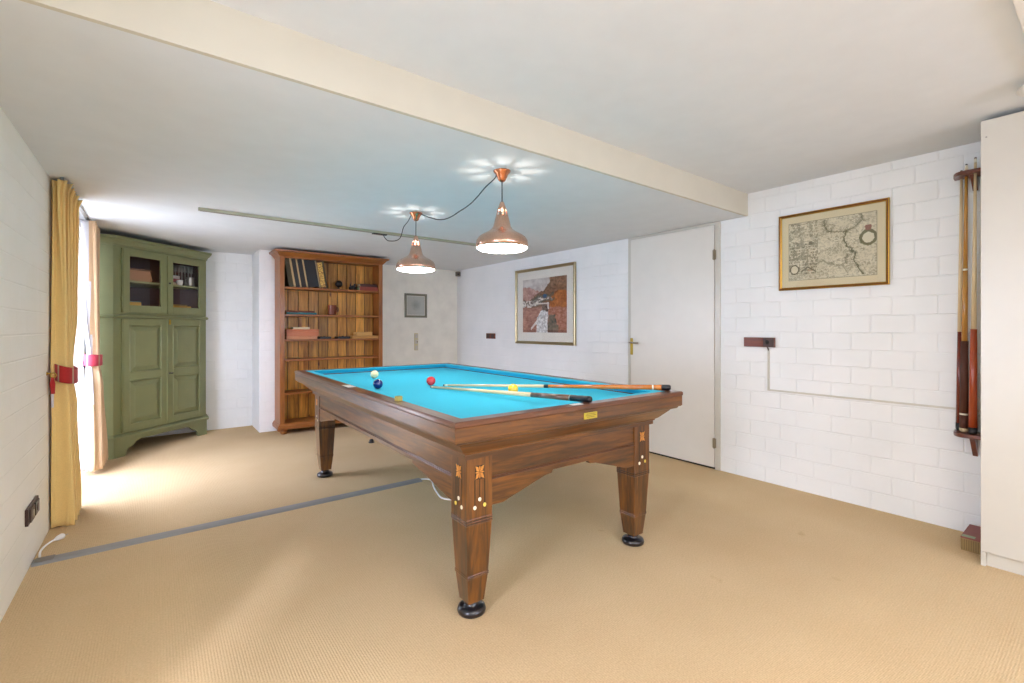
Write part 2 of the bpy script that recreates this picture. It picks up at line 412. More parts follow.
def ring(mb, prof, mi=0, x=hw, y=hl):
    """closed rectangular moulding; prof = (inset d, z) outline swept round the table"""
    n = len(prof); vs = []
    for d, z in prof: vs += [(-x + d, -y + d, z), (x - d, -y + d, z), (x - d, y - d, z), (-x + d, y - d, z)]
    fs = []
    for j in range(n):
        k = (j + 1) % n
        for i in range(4):
            i2 = (i + 1) % 4; fs.append((j * 4 + i, j * 4 + i2, k * 4 + i2, k * 4 + i))
    return mb.add(vs, fs, mi)
def ring_side(prof, axis, sgn):
    """one mitred side of the rectangular moulding"""
    mb = MB(); n = len(prof); a = []; b = []
    for d, z in prof:
        if axis == 'x': a.append((-hw + d, sgn * (hl - d), z)); b.append((hw - d, sgn * (hl - d), z))
        else: a.append((sgn * (hw - d), -hl + d, z)); b.append((sgn * (hw - d), hl - d, z))
    fs = [(j, (j + 1) % n, n + (j + 1) % n, n + j) for j in range(n)] + [tuple(range(n)), tuple(range(2 * n - 1, n - 1, -1))]
    mb.add(a + b, fs); return mb
RW = .066
top_prof = [(0.004, .826), (0, .832), (0, .845), (.005, .851), (RW - .004, .851), (RW, .847), (RW, .826)]
fas_prof = [(.003, .826), (.003, .777), (.007, .771), (.05, .770), (.10, .770), (.10, .826)]
for ax, s in (('x', -1), ('x', 1), ('y', -1), ('y', 1)):
    ring_side(top_prof, ax, s).build('rail_cap', 'td' + ax, tb)
    ring_side(fas_prof, ax, s).build('rail_fascia', 'tw' + ax, tb)
cor_prof = [(.018, .770), (.018, .763), (.026, .757), (.046, .754), (.050, .746), (.066, .730), (.092, .704), (.106, .695), (.106, .690), (.113, .686), (.113, .668), (.150, .668), (.150, .770)]
for ax, s in (('x', -1), ('x', 1), ('y', -1), ('y', 1)): ring_side(cor_prof, ax, s).build('cornice', 'tw' + ax, tb)
# aprons
LO, LH = .19, .063           # leg centre offset from rim, half width of the block
def spandrel_long(length, top):
    e = length / 2
    pts = [(-e, top), (-e, .462), (-e + .03, .462), (-e + .22, .500), (-e + .40, .530), (-e + .406, .543)]
    return pts + [(-x, z) for x, z in reversed(pts)]
def spandrel(length, top):
    e = length / 2; k = .34
    pts = [(-e, top), (-e, .452), (-e + .06, .452), (-e + .30, .522), (-e + k, .526), (-e + k + .006, .540)]
    pts += [(-x, z) for x, z in reversed(pts)]
    return pts
for s in (-1, 1):
    ap = MB(); y0 = s * (hl - .135)
    ap.box((-hw + .20, y0, .562), (hw - .20, y0 - s * .03, .70)).build('apron', 'twx', tb)
    sp = MB(); sp.prism(spandrel(W - 2 * (LO + LH), .562), y0 + s * .003, y0 - s * .026, plane='xz'); sp.build('spandrel', 'twx', tb, .002)
    bd = MB(); e = hw - LO - LH; bd.box((-e, y0 + s * .007, .562), (e, y0, .568)); bd.box((-e, y0 + s * .005, .572), (e, y0, .575)); bd.build('bead', 'tdx', tb, .001)
    x0 = s * (hw - .135)
    MB().box((x0, -hl + .20, .562), (x0 - s * .03, hl - .20, .70)).build('apron', 'twy', tb)
    sp = MB(); sp.prism(spandrel_long(L - 2 * (LO + LH), .562), x0 + s * .003, x0 - s * .026, plane='yz'); sp.build('spandrel', 'twy', tb, .002)
    bd = MB(); e = hl - LO - LH; bd.box((x0 + s * .007, -e, .562), (x0, e, .568)); bd.box((x0 + s * .005, -e, .572), (x0, e, .575)); bd.build('bead', 'tdy', tb, .001)
# legs
def make_leg(sx, sy):
    cx, cy = sx * (hw - LO), sy * (hl - LO)
    T = Matrix.Translation((cx, cy, 0))
    def sq(mb, prof, mi=0):
        vs = []; fs = []
        for h, z in prof: vs += [(-h, -h, z), (h, -h, z), (h, h, z), (-h, h, z)]
        for j in range(len(prof) - 1):
            for i in range(4): fs.append((j * 4 + i, j * 4 + (i + 1) % 4, j * 4 + 4 + (i + 1) % 4, j * 4 + 4 + i))
        k = (len(prof) - 1) * 4
        fs += [(3, 2, 1, 0), (k, k + 1, k + 2, k + 3)]
        mb.add(vs, fs, mi, T)
    mb = MB()
    sq(mb, [(.038, .055), (.050, .165), (.053, .168), (.0515, .173), (.053, .178), (.051, .181), (.0615, .390), (.0645, .393), (.062, .398), (.0645, .403), (.062, .408), (.0645, .413), (LH, .418), (LH, .69)])
    leg = mb.build('leg', 'twz', tb, .002)
    # dark bands in the turned grooves
    mb = MB()
    for r_, z_ in ((.0522, .1745), (.0635, .3965), (.0635, .4065)):
        mb = MB(); sq(mb, [(r_, z_), (r_, z_ + .003)]); mb.build('groove_band', 'inlay_d', leg)
    # inlays on the two outer faces: star flower, three stems, three pearls
    for ax in (0, 1):
        s = sx if ax == 0 else sy
        def P(u, z, d):
            return (cx + s * (LH + d), cy + u, z) if ax == 0 else (cx + u, cy + s * (LH + d), z)
        li, dk, pl, py = MB(), MB(), MB(), MB()
        def quad(mb, pts, d=.0012):
            n = len(pts); vs = [P(u, z, d) for u, z in pts] + [P(u, z, -.002) for u, z in pts]
            mb.add(vs, [tuple(range(n)), tuple(range(2 * n - 1, n - 1, -1))] + [(i, (i + 1) % n, n + (i + 1) % n, n + i) for i in range(n)])
        zc = .605; a = .021; b = .027
        for (du, dz) in ((1, 1), (1, -1), (-1, 1), (-1, -1)):
            quad(li, [(du * .002, zc + dz * .002), (du * .008, zc + dz * .022), (du * a, zc + dz * b), (du * .016, zc + dz * .007)])
        for (du, dz) in ((1, 0), (-1, 0), (0, 1), (0, -1)):
            quad(li, [(0, zc), (du * .014 + dz * .004, zc + dz * .018 + du * .004), (du * .022, zc + dz * .027), (du * .014 - dz * .004, zc + dz * .018 - du * .004)], .0014)
        quad(dk, [(-.023, zc - .029), (.023, zc - .029), (.023, zc + .029), (-.023, zc + .029)], .0005)
        for u, ze in ((-.024, .468), (0, .497), (.024, .472)):
            quad(dk, [(u - .0018, ze), (u + .0018, ze), (u + .0018, zc - .029), (u - .0018, zc - .029)], .0009)
        for k, (u, ze) in enumerate(((-.024, .462), (0, .493), (.024, .466))):
            n = 14; m_ = py if (k == 2) else pl
            quad(m_, [(u + .0075 * cos(2 * pi * i / n), ze + .0085 * sin(2 * pi * i / n)) for i in range(n)], .0018)
        li.build('star_inlay', 'inlay_l', leg); dk.build('stem_inlay', 'inlay_d', leg)
        pl.build('pearl_inlay', 'pearl', leg); py.build('pearl_inlay', 'pearl_y', leg)
    mb = MB()
    mb.lathe([(.026, .058), (.030, .040), (.034, .034), (.046, .032), (.057, .026), (.061, .014), (.058, .003), (.05, 0.0)], 32, mat=T)
    mb.build('levelling_foot', 'rubber', leg)
for sx in (-1, 1):
    for sy in (-1, 1): make_leg(sx, sy)
# bed and cushions
ZC = .814
MB().box((-hw + .06, -hl + .06, .78), (hw - .06, hl - .06, ZC)).build('bed_cloth', 'cloth', tb)
CW = .052
cprof = [(RW, .850), (RW + .02, .8505), (RW + CW - .006, .8495), (RW + CW, .8475), (RW + CW - .001, .844), (RW + CW - .022, ZC), (RW, ZC)]
for ax, s in (('x', -1), ('x', 1), ('y', -1), ('y', 1)): ring_side(cprof, ax, s).build('cushion', 'cloth', tb)
# thin white rectangles on top of the rail and the maker's plate
def tl(x, y, z):
    """world point -> table local"""
    return Matrix.Rotation(-TR, 4, 'Z') @ Vector((x - TX, y - TY, z))
mb = MB(); p = tl(.905, 2.82, 0); mb.box((-hw + .010, p.y - .06, .8505), (-hw + .058, p.y + .06, .8522)); mb.build('white_rail_patch', 'white', tb, .0005)
mb = MB(); p = tl(1.53, 1.54, 0); mb.box((p.x - .032, -hl + .022, .8505), (p.x + .032, -hl + .052, .8518)); mb.build('white_rail_patch', 'white', tb, .0005)
p = tl(1.585, 1.47, 0)
mb = MB(); mb.box((p.x - .042, -hl - .001, .785), (p.x + .042, -hl + .004, .814))
pl = mb.build('maker_plate', 'plate', tb, .001)
mb = MB()
for zz, a in ((.808, .028), (.801, .034), (.794, .024)):
    x = p.x - a
    while x < p.x + a:
        w_ = random.uniform(.003, .008); mb.box((x, -hl - .0016, zz - .0015), (min(x + w_, p.x + a), -hl, zz + .0015)); x += w_ + .002
mb.build('engraving', pc('engraved_olive', 120, 104, 40), pl)

# balls, cues, chalk
for nm, x, y, m, lb in (('cream', 1.339, 3.485, 'ball_w', 'cream white billiard ball near the left rail behind the blue ball'),
                        ('blue', 1.122, 2.862, 'ball_b', 'dark blue billiard ball close to the left rail'),
                        ('red', 1.47, 2.813, 'ball_r', 'red billiard ball at the tip of a cue'),
                        ('yellow', 1.655, 2.150, 'ball_y', 'yellow billiard ball lying between the two cues')):
    o = MB().sphere((0, 0, 0), .0308, 0, 32, 20).build('billiard_ball', m, loc=(x, y, ZC + .0308))
    tag(o, lb, 'ball', 'balls on the billiard table')

def cue(name, a, b, label, segs, joint=None, group='cues lying on the billiard table'):
    """segs: list of (part, f0, f1, r0, r1, material)"""
    a, b = Vector(a), Vector(b); Lc = (b - a).length
    e = bpy.data.objects.new(name, None); COL.objects.link(e)
    e.location = a; e.rotation_euler = (b - a).to_track_quat('Z', 'Y').to_euler(); tag(e, label, 'cue', group)
    for part, f0, f1, r0, r1, m in segs:
        z0, z1 = f0 * Lc, f1 * Lc; mb = MB()
        if part == 'butt_cap': pr = [(r0, z0), (r0, z1 - .012), (r0 * .85, z1 - .004), (r0 * .5, z1)]
        elif part == 'tip': pr = [(r0 * .7, z0), (r0, z0 + .002), (r1, z1)]
        else: pr = [(r0, z0), ((r0 + r1) / 2, (z0 + z1) / 2), (r1, z1)]
        mb.lathe(pr, 20); mb.build(part, m, e)
    return e
cue('billiard_cue', (1.52, 2.735, ZC + .0065), (2.296, 1.532, ZT + .0155), 'cue with orange wood butt and white shaft reaching the right corner',
    [('tip', 0, .008, .0055, .006, 'black'), ('ferrule', .008, .024, .006, .0062, 'pearl'), ('shaft', .024, .485, .0062, .0098, 'maple'),
     ('joint', .485, .505, .0105, .0105, 'black'), ('butt', .505, .93, .0105, .0148, 'orangewood'), ('ring', .93, .935, .0150, .0150, 'pearl'),
     ('butt', .935, .965, .0148, .015, 'orangewood'), ('butt_cap', .965, 1, .0155, .0155, 'black')])
cue('billiard_cue', (1.408, 2.70, ZC + .0065), (1.617, 1.50, ZT + .0158), 'cue with dark walnut butt resting on the near rail',
    [('tip', 0, .008, .0055, .006, 'black'), ('ferrule', .008, .024, .006, .0062, 'pearl'), ('shaft', .024, .70, .0062, .0122, 'maple'),
     ('butt', .70, .90, .0124, .0150, 'darkwood'), ('ring', .90, .905, .0152, .0152, 'steel'),
     ('butt_cap', .905, 1, .0153, .0155, 'black')])
ck = empty('chalk_cube', (.925, 2.10, ZT), .3, 'small yellow green cue chalk cube on the left rail', 'chalk')
MB().box((-.013, -.013, 0), (.013, .013, .023)).build('wrapper', pc('chalk_wrapper', 176, 160, 84), ck, .001)
MB().lathe([(.010, .023), (.010, .0245), (.007, .0235)], 16).build('chalk', pc('green_chalk', 96, 128, 96), ck)

# ------------------------------------------------------------------ pendants, cable, ceiling track
def pendant(x, y, label):
    e = empty('pendant_lamp', (x, y, ZL), 0, label, 'lamp', 'copper pendant lamps over the table')
    MB().lathe([(.050, 0), (.049, -.006), (.036, -.020), (.027, -.040), (.020, -.056), (.012, -.062)], 28).build('ceiling_cup', 'copper', e)
    MB().tube([(0, 0, -.058), (0, 0, -.185)], .0035, 8).build('cord', 'cable', e)
    z0 = -.178
    prof = [(.008, 0), (.012, -.004), (.017, -.022), (.026, -.046), (.034, -.078), (.040, -.098), (.050, -.140), (.062, -.158), (.082, -.173), (.112, -.188), (.134, -.203), (.146, -.222), (.150, -.245), (.147, -.264)]
    mb = MB(); mb.lathe([(r, z0 + z) for r, z in prof], 48, cap=False, skip=lambda j, i: j == 3 and i % 6 in (0, 1, 2))
    mb.add([(.008 * cos(k), .008 * sin(k), z0) for k in [2 * pi * i / 12 for i in range(12)]], [tuple(range(12))])
    MBs = mb.build('shade', 'copper_b', e, solid=.0012, merge=True)
    MB().lathe([(.144, z0 - .262), (.142, z0 - .267), (.130, z0 - .274), (.10, z0 - .279), (.05, z0 - .282), (.01, z0 - .283)], 48).build('diffuser', 'glow', e)
    # lamp glow through the neck slots
    ld = bpy.data.lights.new('bulb_light', 'POINT'); ld.energy = 3.2; ld.shadow_soft_size = .010; ld.color = (1, .95, .88)
    lo = bpy.data.objects.new('bulb_light', ld); COL.objects.link(lo); lo.parent = e; lo.location = (0, 0, z0 - .118)
    return e
pendant(1.579, 2.155, 'nearer copper pendant lamp hanging over the front of the table')
pendant(1.621, 3.352, 'farther copper pendant lamp next to the ceiling track connector')

def smooth_path(pts, n=6):
    P = [Vector(p) for p in pts]; out = []
    for i in range(len(P) - 1):
        p0 = P[max(i - 1, 0)]; p1 = P[i]; p2 = P[i + 1]; p3 = P[min(i + 2, len(P) - 1)]
        for k in range(n):
            t = k / n
            out.append(.5 * ((2 * p1) + (p2 - p0) * t + (2 * p0 - 5 * p1 + 4 * p2 - p3) * t * t + (3 * p1 - p0 - 3 * p2 + p3) * t ** 3))
    out.append(P[-1]); return out
c1 = [(1.579, 2.205, 2.094), (1.6, 2.264, 2.085), (1.6, 2.36, 2.057), (1.6, 2.45, 2.018), (1.6, 2.55, 1.988), (1.6, 2.66, 1.972), (1.6, 2.76, 1.958), (1.6, 2.86, 1.957), (1.6, 2.97, 1.976), (1.6, 3.108, 2.02), (1.61, 3.22, 2.06), (1.619, 3.305, 2.09)]
tag(MB().tube(smooth_path(c1), .0035, 8).build('cable', 'cable'), 'black cable swagged between the two pendant lamps', 'cable')
c2 = [(1.600, 3.392, 2.088), (1.60, 3.45, 2.05), (1.607, 3.55, 2.02), (1.635, 3.663, 1.968), (1.655, 3.78, 1.956), (1.665, 3.91, 1.968), (1.67, 4.04, 1.995), (1.675, 4.12, 2.04), (1.68, 4.16, 2.07)]
tag(MB().tube(smooth_path(c2), .0035, 8).build('cable', 'cable'), 'black cable looping from the farther lamp to the ceiling track', 'cable')
tr = empty('ceiling_track', (.256, 4.19, ZL), 0, 'long pale metal lighting track across the low ceiling', 'ceiling track')
mb = MB(); mb.box((0, -.018, -.022), (2.50, .018, 0)); mb.build('track', 'rail', tr, .002)
MB().box((0.01, -.004, -.0235), (2.49, .004, -.0215)).build('slot', 'darkbrown', tr)
MB().box((1.335, -.021, -.034), (1.47, .021, -.0236)).build('connector', 'black', tr, .002)

# ------------------------------------------------------------------ framed pictures
def frame(name, label, axis, c, z, w, h, fw, depth, mat, face, mb_w, mat_m, inner_mat=None):
    """axis 'x-' = hangs on the right wall facing -X, 'y-' = hangs on the back wall facing -Y"""
    e = empty(name, (0, 0, 0), 0, label, 'picture')
    if axis == 'x-': e.location = (XR, c, z); e.rotation_euler = (0, 0, -pi / 2)
    else: e.location = (c, 6.35, z)
    # local: x to the viewer's right, -y to the viewer
    mb = MB(); x0, x1 = -w / 2, w / 2
    def side(p):  # outline of frame profile around
        n = len(p); vs = []
        for d, y in p: vs += [(x0 + d, y, 0 + d), (x1 - d, y, d), (x1 - d, y, h - d), (x0 + d, y, h - d)]
        fs = []
        for j in range(n):
            k = (j + 1) % n
            for i in range(4): fs.append((j * 4 + i, j * 4 + (i + 1) % 4, k * 4 + (i + 1) % 4, k * 4 + i))
        return vs, fs
    vs, fs = side([(0, -.001), (0, -depth), (fw * .3, -depth - .003), (fw * .65, -depth + .002), (fw, -depth + .006), (fw, -.001)])
    mb.add(vs, fs); fr = mb.build('frame', mat, e, .0008)
    if inner_mat:
        mb = MB(); vs, fs = side([(fw * .35, -depth - .0035), (fw * .62, -depth - .0005), (fw * .62, -depth + .006), (fw * .35, -depth + .006)]); mb.add(vs, fs); mb.build('inner_band', inner_mat, fr)
    MB().box((x0 + fw - .002, -.008, fw - .002), (x1 - fw + .002, -.002, h - fw + .002)).build('mount', mat_m, e)
    # print
    iw, ih = w - 2 * mb_w[0], h - mb_w[1] - mb_w[2]
    nx = 150; nz = int(nx * ih / iw)
    me = bpy.data.meshes.new('print'); V = []; F = []; Cc = []
    for j in range(nz + 1):
        for i in range(nx + 1): V.append((-iw / 2 + iw * i / nx, -.0086, mb_w[2] + ih * j / nz))
    for j in range(nz):
        for i in range(nx): a = j * (nx + 1) + i; F.append((a, a + 1, a + nx + 2, a + nx + 1)); Cc.append(face((i + .5) / nx, (j + .5) / nz))
    me.from_pydata(V, [], F); ca = me.color_attributes.new('Col', 'FLOAT_COLOR', 'CORNER')
    k = 0
    for c_ in Cc:
        for _ in range(4): ca.data[k].color = c_; k += 1
    me.materials.append(M['vprint']); o = bpy.data.objects.new('print', me); COL.objects.link(o); o.parent = e
    MB().box((x0 + fw - .001, -.0125, fw - .001), (x1 - fw + .001, -.0105, h - fw + .001)).build('glazing', 'glass', e)
    return e
def N(x, y, s, o=0): return noise.fractal(Vector((x * s + o, y * s, o * .37)), 1.0, 2.0, 4) * .5 + .5
def mixc(a, b, t): t = max(0, min(1, t)); return tuple(p + (q - p) * t for p, q in zip(a, b))
def land(u, v):
    wu, wv = N(u, v, 3.2, 11) - .5, N(u, v, 3.2, 29) - .5
    m = N(u, v, 24, 5); n = N(u, v, 7); g = N(u * .5, v, 30, 8)
    u2, v2 = u + wu * .16 + (m - .5) * .03, v + wv * .16 + (m - .5) * .03
    c = mixc(srgb(208, 202, 196), srgb(160, 148, 144), n * 1.4 - .3)
    if v2 < .84 - .5 * max(0, u2 - .2): c = mixc(srgb(150, 104, 96), srgb(206, 172, 158), (n + m) - .55)
    if v2 < .62 + .62 * max(0, u2 - .18) and v2 > .5 - .3 * u2: c = mixc(srgb(96, 72, 52), srgb(150, 108, 80), (m + g) - .5)
    if u2 > .62 and v2 > .84 - .0 * u2 and v2 < 1.02: c = mixc(srgb(112, 84, 60), srgb(156, 118, 92), m * 1.6 - .3)
    if v2 < .78 - .3 * abs(u2 - .88) and u2 > .57 + .25 * (v2 - .5): c = mixc(srgb(124, 70, 34), srgb(196, 118, 56), (n + m) - .5)
    if v2 < .53 - .10 * u2: c = mixc(srgb(132, 84, 66), srgb(190, 142, 124), (n + g) - .5)
    if u2 > .60 and v2 < .46: c = mixc(srgb(140, 86, 62), srgb(188, 134, 114), (m + g) - .5)
    d = abs(v2 - (.55 + .17 * u2))
    if d < .05 and u2 < .66: c = mixc(c, mixc(srgb(110, 100, 92), srgb(232, 228, 220), (m - .36) * 4), .85)
    if .03 < d < .075 and .3 < u2 < .72 and v2 > .55: c = mixc(c, srgb(84, 88, 72), .7)
    if (u - .525) ** 2 + ((v - .665) * 1.3) ** 2 < .0022 * (.6 + m): c = srgb(50, 88, 120)
    if abs(u2 - .50) < .085 and .36 < v2 < .54: c = mixc(srgb(70, 58, 54), srgb(150, 128, 116), (m + g) - .5)
    if abs(v - .53) < .012 and .3 < u < .62: c = srgb(214, 206, 196)
    if abs(u - .60 + .08 * (v - .5)) < .014 and .42 < v < .55: c = srgb(220, 212, 204)
    if .60 < u2 < .80 - .1 * v2 and v2 < .34: c = mixc(srgb(74, 78, 66), srgb(140, 122, 104), (n + m) - .5)
    hw_ = .10 + .10 * (.36 - v2)
    if v2 < .38 and abs(u2 - (.46 + .06 * v2)) < hw_: c = mixc(srgb(168, 166, 164), srgb(238, 236, 234), m * 2 - .5)
    if abs(v - (.06 + (u - .2) * 1.0)) < .022 + .01 * m and .2 < u < .40: c = mixc(c, srgb(226, 220, 214), .8)
    if v < .05 and abs(u2 - .46) > .14: c = mixc(c, srgb(110, 68, 52), .5)
    return c
def pdist(p, pts):
    best = 9
    for (x0, y0), (x1, y1) in zip(pts, pts[1:]):
        dx, dy = x1 - x0, y1 - y0; t = max(0, min(1, ((p[0] - x0) * dx + (p[1] - y0) * dy) / (dx * dx + dy * dy)))
        best = min(best, sqrt((p[0] - x0 - t * dx) ** 2 + (p[1] - y0 - t * dy) ** 2))
    return best
def charts(u, v):
    base = mixc(srgb(196, 186, 156), srgb(222, 214, 188), N(u, v, 4)); ink = srgb(84, 78, 52); c = base
    def k(t): return mixc(c, ink, t)
    if u < .008 or u > .992 or v < .012 or v > .988: return mixc(base, ink, .6)
    a = u * 1.45; jit = (N(u, v, 14, 6) - .5) * .05
    q = (a + jit, v + jit)
    # hatching and place names all over
    if N(u, v, 38, 3) > .56: c = mixc(c, ink, .24)
    if N(u, v, 8, 13) > .56 and N(u, v, 55, 21) > .5: c = mixc(c, ink, .4)
    if u < .36 and v > .10:
        row = (v * 20) % 1
        if row < .55 and N(u, int(v * 20) * 3.3, 40) > .50 and not (.66 < v < .74): c = mixc(c, ink, .62 if v < .66 else .45)
        elif N(u, v, 20, 44) > .6: c = mixc(c, ink, .5)
    coast = [(.62, .95), (.67, .78), (.80, .75), (.98, .74), (1.12, .80), (1.24, .90), (1.20, .97)]
    east = [(.97, .72), (.94, .56), (1.04, .46), (1.13, .36), (1.10, .26), (1.18, .14), (1.24, .03)]
    south = [(.45, .26), (.62, .30), (.74, .24), (.88, .20), (.98, .24), (1.0, .36)]
    for P_, w_, t_ in ((coast, .012, .75), (east, .014, .9), (south, .011, .6)):
        d = pdist(q, P_)
        if d < w_ * .8: c = mixc(c, srgb(88, 86, 52), t_)
        elif d < w_ * 2.6 and N(u, v, 60, 2) > .48: c = mixc(c, ink, .45)
    d = sqrt(((u - .91) * 1.35) ** 2 + (v - .60) ** 2)
    if abs(d - .105) < .020 + .014 * (N(u, v, 30, 7) - .4): c = mixc(c, srgb(84, 82, 38), .85)
    elif d < .085: c = srgb(214, 206, 180)
    if abs(u - .91) < .036 - .2 * abs(v - .77) and .715 < v < .80: c = mixc(srgb(156, 108, 92), ink, .2)
    d = sqrt(((u - .075) * 1.45) ** 2 + (v - .19) ** 2)
    if abs(d - .075) < .010: c = mixc(base, ink, .95)
    elif d < .065: c = base
    if .15 < u < .34 and abs(v - (.22 - abs(u - .24) * .9)) < .013: c = mixc(base, ink, .85)
    if .02 < u < .18 and v < .10 and (v * 40) % 1 < .4: c = mixc(c, ink, .6)
    if abs(u - .27) < .02 and abs(v - .62) < .03: c = mixc(base, ink, .85)
    return c
frame('framed_print', 'gold framed watercolour of a rocky river valley with white mount', 'x-', 4.287, 1.0, 1.10, .948, .034, .025, 'champ', land, (.145, .135, .145), 'mat_w')
frame('framed_map', 'old map in a gold and brown frame on the brick wall', 'x-', 1.242, 1.482, .672, .562, .020, .020, 'gold', charts, (.066, .068, .068), 'mat_c', 'brownplate')
def dull(u, v):
    d = sqrt((u - .5) ** 2 + (v - .52) ** 2); return mixc(srgb(150, 152, 144), srgb(186, 186, 178), d * 3 + .3 * (N(u, v, 6) - .5))
frame('framed_print', 'small square picture in a dull grey frame on the cream wall', 'y-', 3.066, 1.355, .355, .352, .032, .02, pc('olive_grey_frame', 128, 124, 104, r=.4), dull, (.04, .04, .04), 'mat_w')

# ------------------------------------------------------------------ switches, sockets, conduit, sensor
e = empty('wall_socket', (XR, 1.723, 1.09), 0, 'brown wooden wall plate with dark socket under the framed map', 'socket')
MB().box((-.022, -.115, -.038), (0, .118, .036)).build('back_plate', 'brownplate', e, .002)
mb = MB(); mb.box((-.034, -.112, -.035), (-.022, -.036, .033)); so = mb.build('socket_face', 'darkbrown', e, .003)
MB().lathe([(.017, 0), (.017, .002)], 20, mat=Matrix.Translation((-.035, -.066, 0)) @ Matrix.Rotation(pi / 2, 4, 'Y')).build('socket_hole', 'black', so)
MB().tube([(-.030, -.066, -.032), (-.016, -.066, -.05), (-.008, -.066, -.062)], .005, 8).build('plug_cord', 'darkbrown', e)
mb = MB(); mb.box((-.010, -.073, -.365), (0, -.059, -.055)); mb.box((-.010, -1.30, -.375), (0, -.059, -.363))
tag(mb.build('cable_conduit', 'cream', loc=(XR, 1.723, 1.09)), 'thin cream cable conduit running down and along the brick wall', 'conduit')
e = empty('wall_socket', (XR, 5.42, 1.087), 0, 'brown double socket on the right wall left of the watercolour', 'socket')
MB().box((-.012, -.11, -.038), (0, .11, .038)).build('back_plate', 'brownplate', e, .003)
for s in (-1, 1): MB().box((-.017, s * .055 - .036, -.028), (-.012, s * .055 + .036, .028)).build('socket_face', 'darkbrown', e, .003)
e = empty('wall_switch', (3.073, 6.35, .995), 0, 'tall narrow ivory switch strip below the small grey picture', 'switch')
MB().box((-.030, -.010, -.125), (.030, 0, .128)).build('back_plate', 'ivory', e, .004)
for z in (.085, 0, -.085): MB().box((-.022, -.014, z - .030), (.022, -.010, z + .030)).build('switch_face', 'cream', e, .002)
MB().sphere((.012, -.016, .0), .008, seg=10, rings=6).build('knob', 'darkbrown', e)
e = empty('wall_socket', (XL, 3.345, .278), 0, 'dark brown socket on the left wall beside the yellow curtain', 'socket')
mb = MB(); mb.box((0, -.127, -.041), (.013, .127, .041)); mb.build('back_plate', 'darkbrown', e, .003)
for k, m in ((-.055, 'darkbrown'), (.055, 'black')):
    c = MB().box((.013, k - .045, -.033), (.020, k + .045, .033)).build('socket_face', pc('socket_brown', 92, 74, 64) if m == 'darkbrown' else m, e, .003)
    MB().lathe([(.020, 0), (.020, .003)], 20, mat=Matrix.Translation((.019, k, 0)) @ Matrix.Rotation(pi / 2, 4, 'Y')).build('socket_hole', 'steel' if m != 'black' else 'darkbrown', c)
e = empty('motion_sensor', (3.745, 6.27, 2.035), 0, 'small dark motion sensor in the far ceiling corner', 'sensor')
MB().box((-.03, -.03, -.03), (.03, .035, .04)).build('housing', pc('sensor_grey', 120, 112, 98), e, .008)
MB().sphere((-.012, -.030, 0), .018, seg=12, rings=8).build('lens', 'black', e)

# ------------------------------------------------------------------ floor strip and cords
e = empty('cable_cover', (-.5, 3.365, 0), -.002, 'flat grey cable cover strip running across the carpet', 'cable cover')
mb = MB(); mb.prism([(-.045, 0), (.045, 0), (.035, .008), (.02, .0125), (-.02, .0125), (-.035, .008)], 0.005, 2.16, plane='yz'); mb.build('strip', 'grey', e)
MB().box((.012, -.03, .0120), (.085, .03, .0145)).build('tape', pc('worn_tape', 128, 122, 116), e, .001)
cp = [(1.655, 3.36, .006), (1.70, 3.34, .006), (1.72, 3.28, .006), (1.66, 3.13, .006), (1.62, 3.0, .006), (1.60, 2.91, .006), (1.62, 2.85, .006), (1.67, 2.80, .008)]
tag(MB().tube(smooth_path(cp), .006, 8).build('power_cord', 'wcable'), 'white power cord curving out from the cable cover under the table', 'cord')
e = empty('adapter_plug', (1.70, 2.79, 0), .3, 'black plug adapter on the carpet under the billiard table', 'adapter')
MB().box((-.035, -.03, 0), (.035, .03, .035)).build('housing', 'black', e, .006)
MB().box((-.050, -.012, .004), (-.035, .012, .020)).build('socket_end', 'rubber', e, .002)
e = empty('power_cord', (-.49, 3.42, 0), 0, 'short white cord with plug at the left wall', 'cord')
MB().tube(smooth_path([(.012, .012, .004), (0.006, .07, .010), (.012, .13, .012), (.028, .18, .014), (.045, .205, .016)]), .005, 8).build('cord', 'wcable', e)
mb = MB(); d = Matrix.Translation((.045, .205, .016)) @ Matrix.Rotation(-.6, 4, 'Z') @ Matrix.Rotation(-pi / 2, 4, 'X')
mb.lathe([(.007, 0), (.014, .02), (.016, .045), (.012, .052)], 14, mat=d); pl = mb.build('plug', 'wcable', e)
mb = MB()
for s in (-1, 1): mb.lathe([(.0022, .05), (.0022, .072)], 8, mat=d @ Matrix.Translation((s * .009, 0, 0)))
mb.build('pin', 'steel', pl)
mb = MB(); mb.sphere((0, 0, .02), .022, sq=(1, 1, .9)); mb.lathe([(.03, 0), (.03, .008), (.02, .012)], 16)
tag(mb.build('floor_stop', 'rubber', loc=(1.80, 4.77, 0)), 'small black rubber stop on the carpet beyond the table', 'door stop')

# ------------------------------------------------------------------ bookcase
BX0, BX1, BY0, BY1 = 1.107, 2.297, 5.70, 5.99
bc = empty('bookcase', (BX0, BY0, 0), 0, 'tall open pine bookcase with plank back against the far wall', 'bookcase')
bw, bd = BX1 - BX0, BY1 - BY0
for x in (0, bw - .022): MB().box((x, .018, .10), (x + .022, bd, 2.02)).build('side_panel', 'pinez', bc, .001)
for x in (0, bw - .048): MB().box((x, 0, .10), (x + .048, .018, 2.02)).build('stile', 'pinez', bc, .002)
MB().box((.048, .001, 1.990), (bw - .048, .018, 2.02)).build('top_rail', 'pinex', bc, .002)
mb = MB(); n = 10; pw = (bw - .044) / n
for i in range(n): mb.box((.022 + i * pw + .004, bd - .016, .12), (.022 + (i + 1) * pw - .004, bd - .006, 2.02))
mb.build('back_panel', 'planks', bc, .002, 1)
MB().box((.022, bd - .006, .12), (bw - .022, bd - .002, 2.02)).build('back_groove', pc('shadow_brown', 62, 34, 14), bc)
SH = [1.657, 1.346, 1.059, .834, .457]
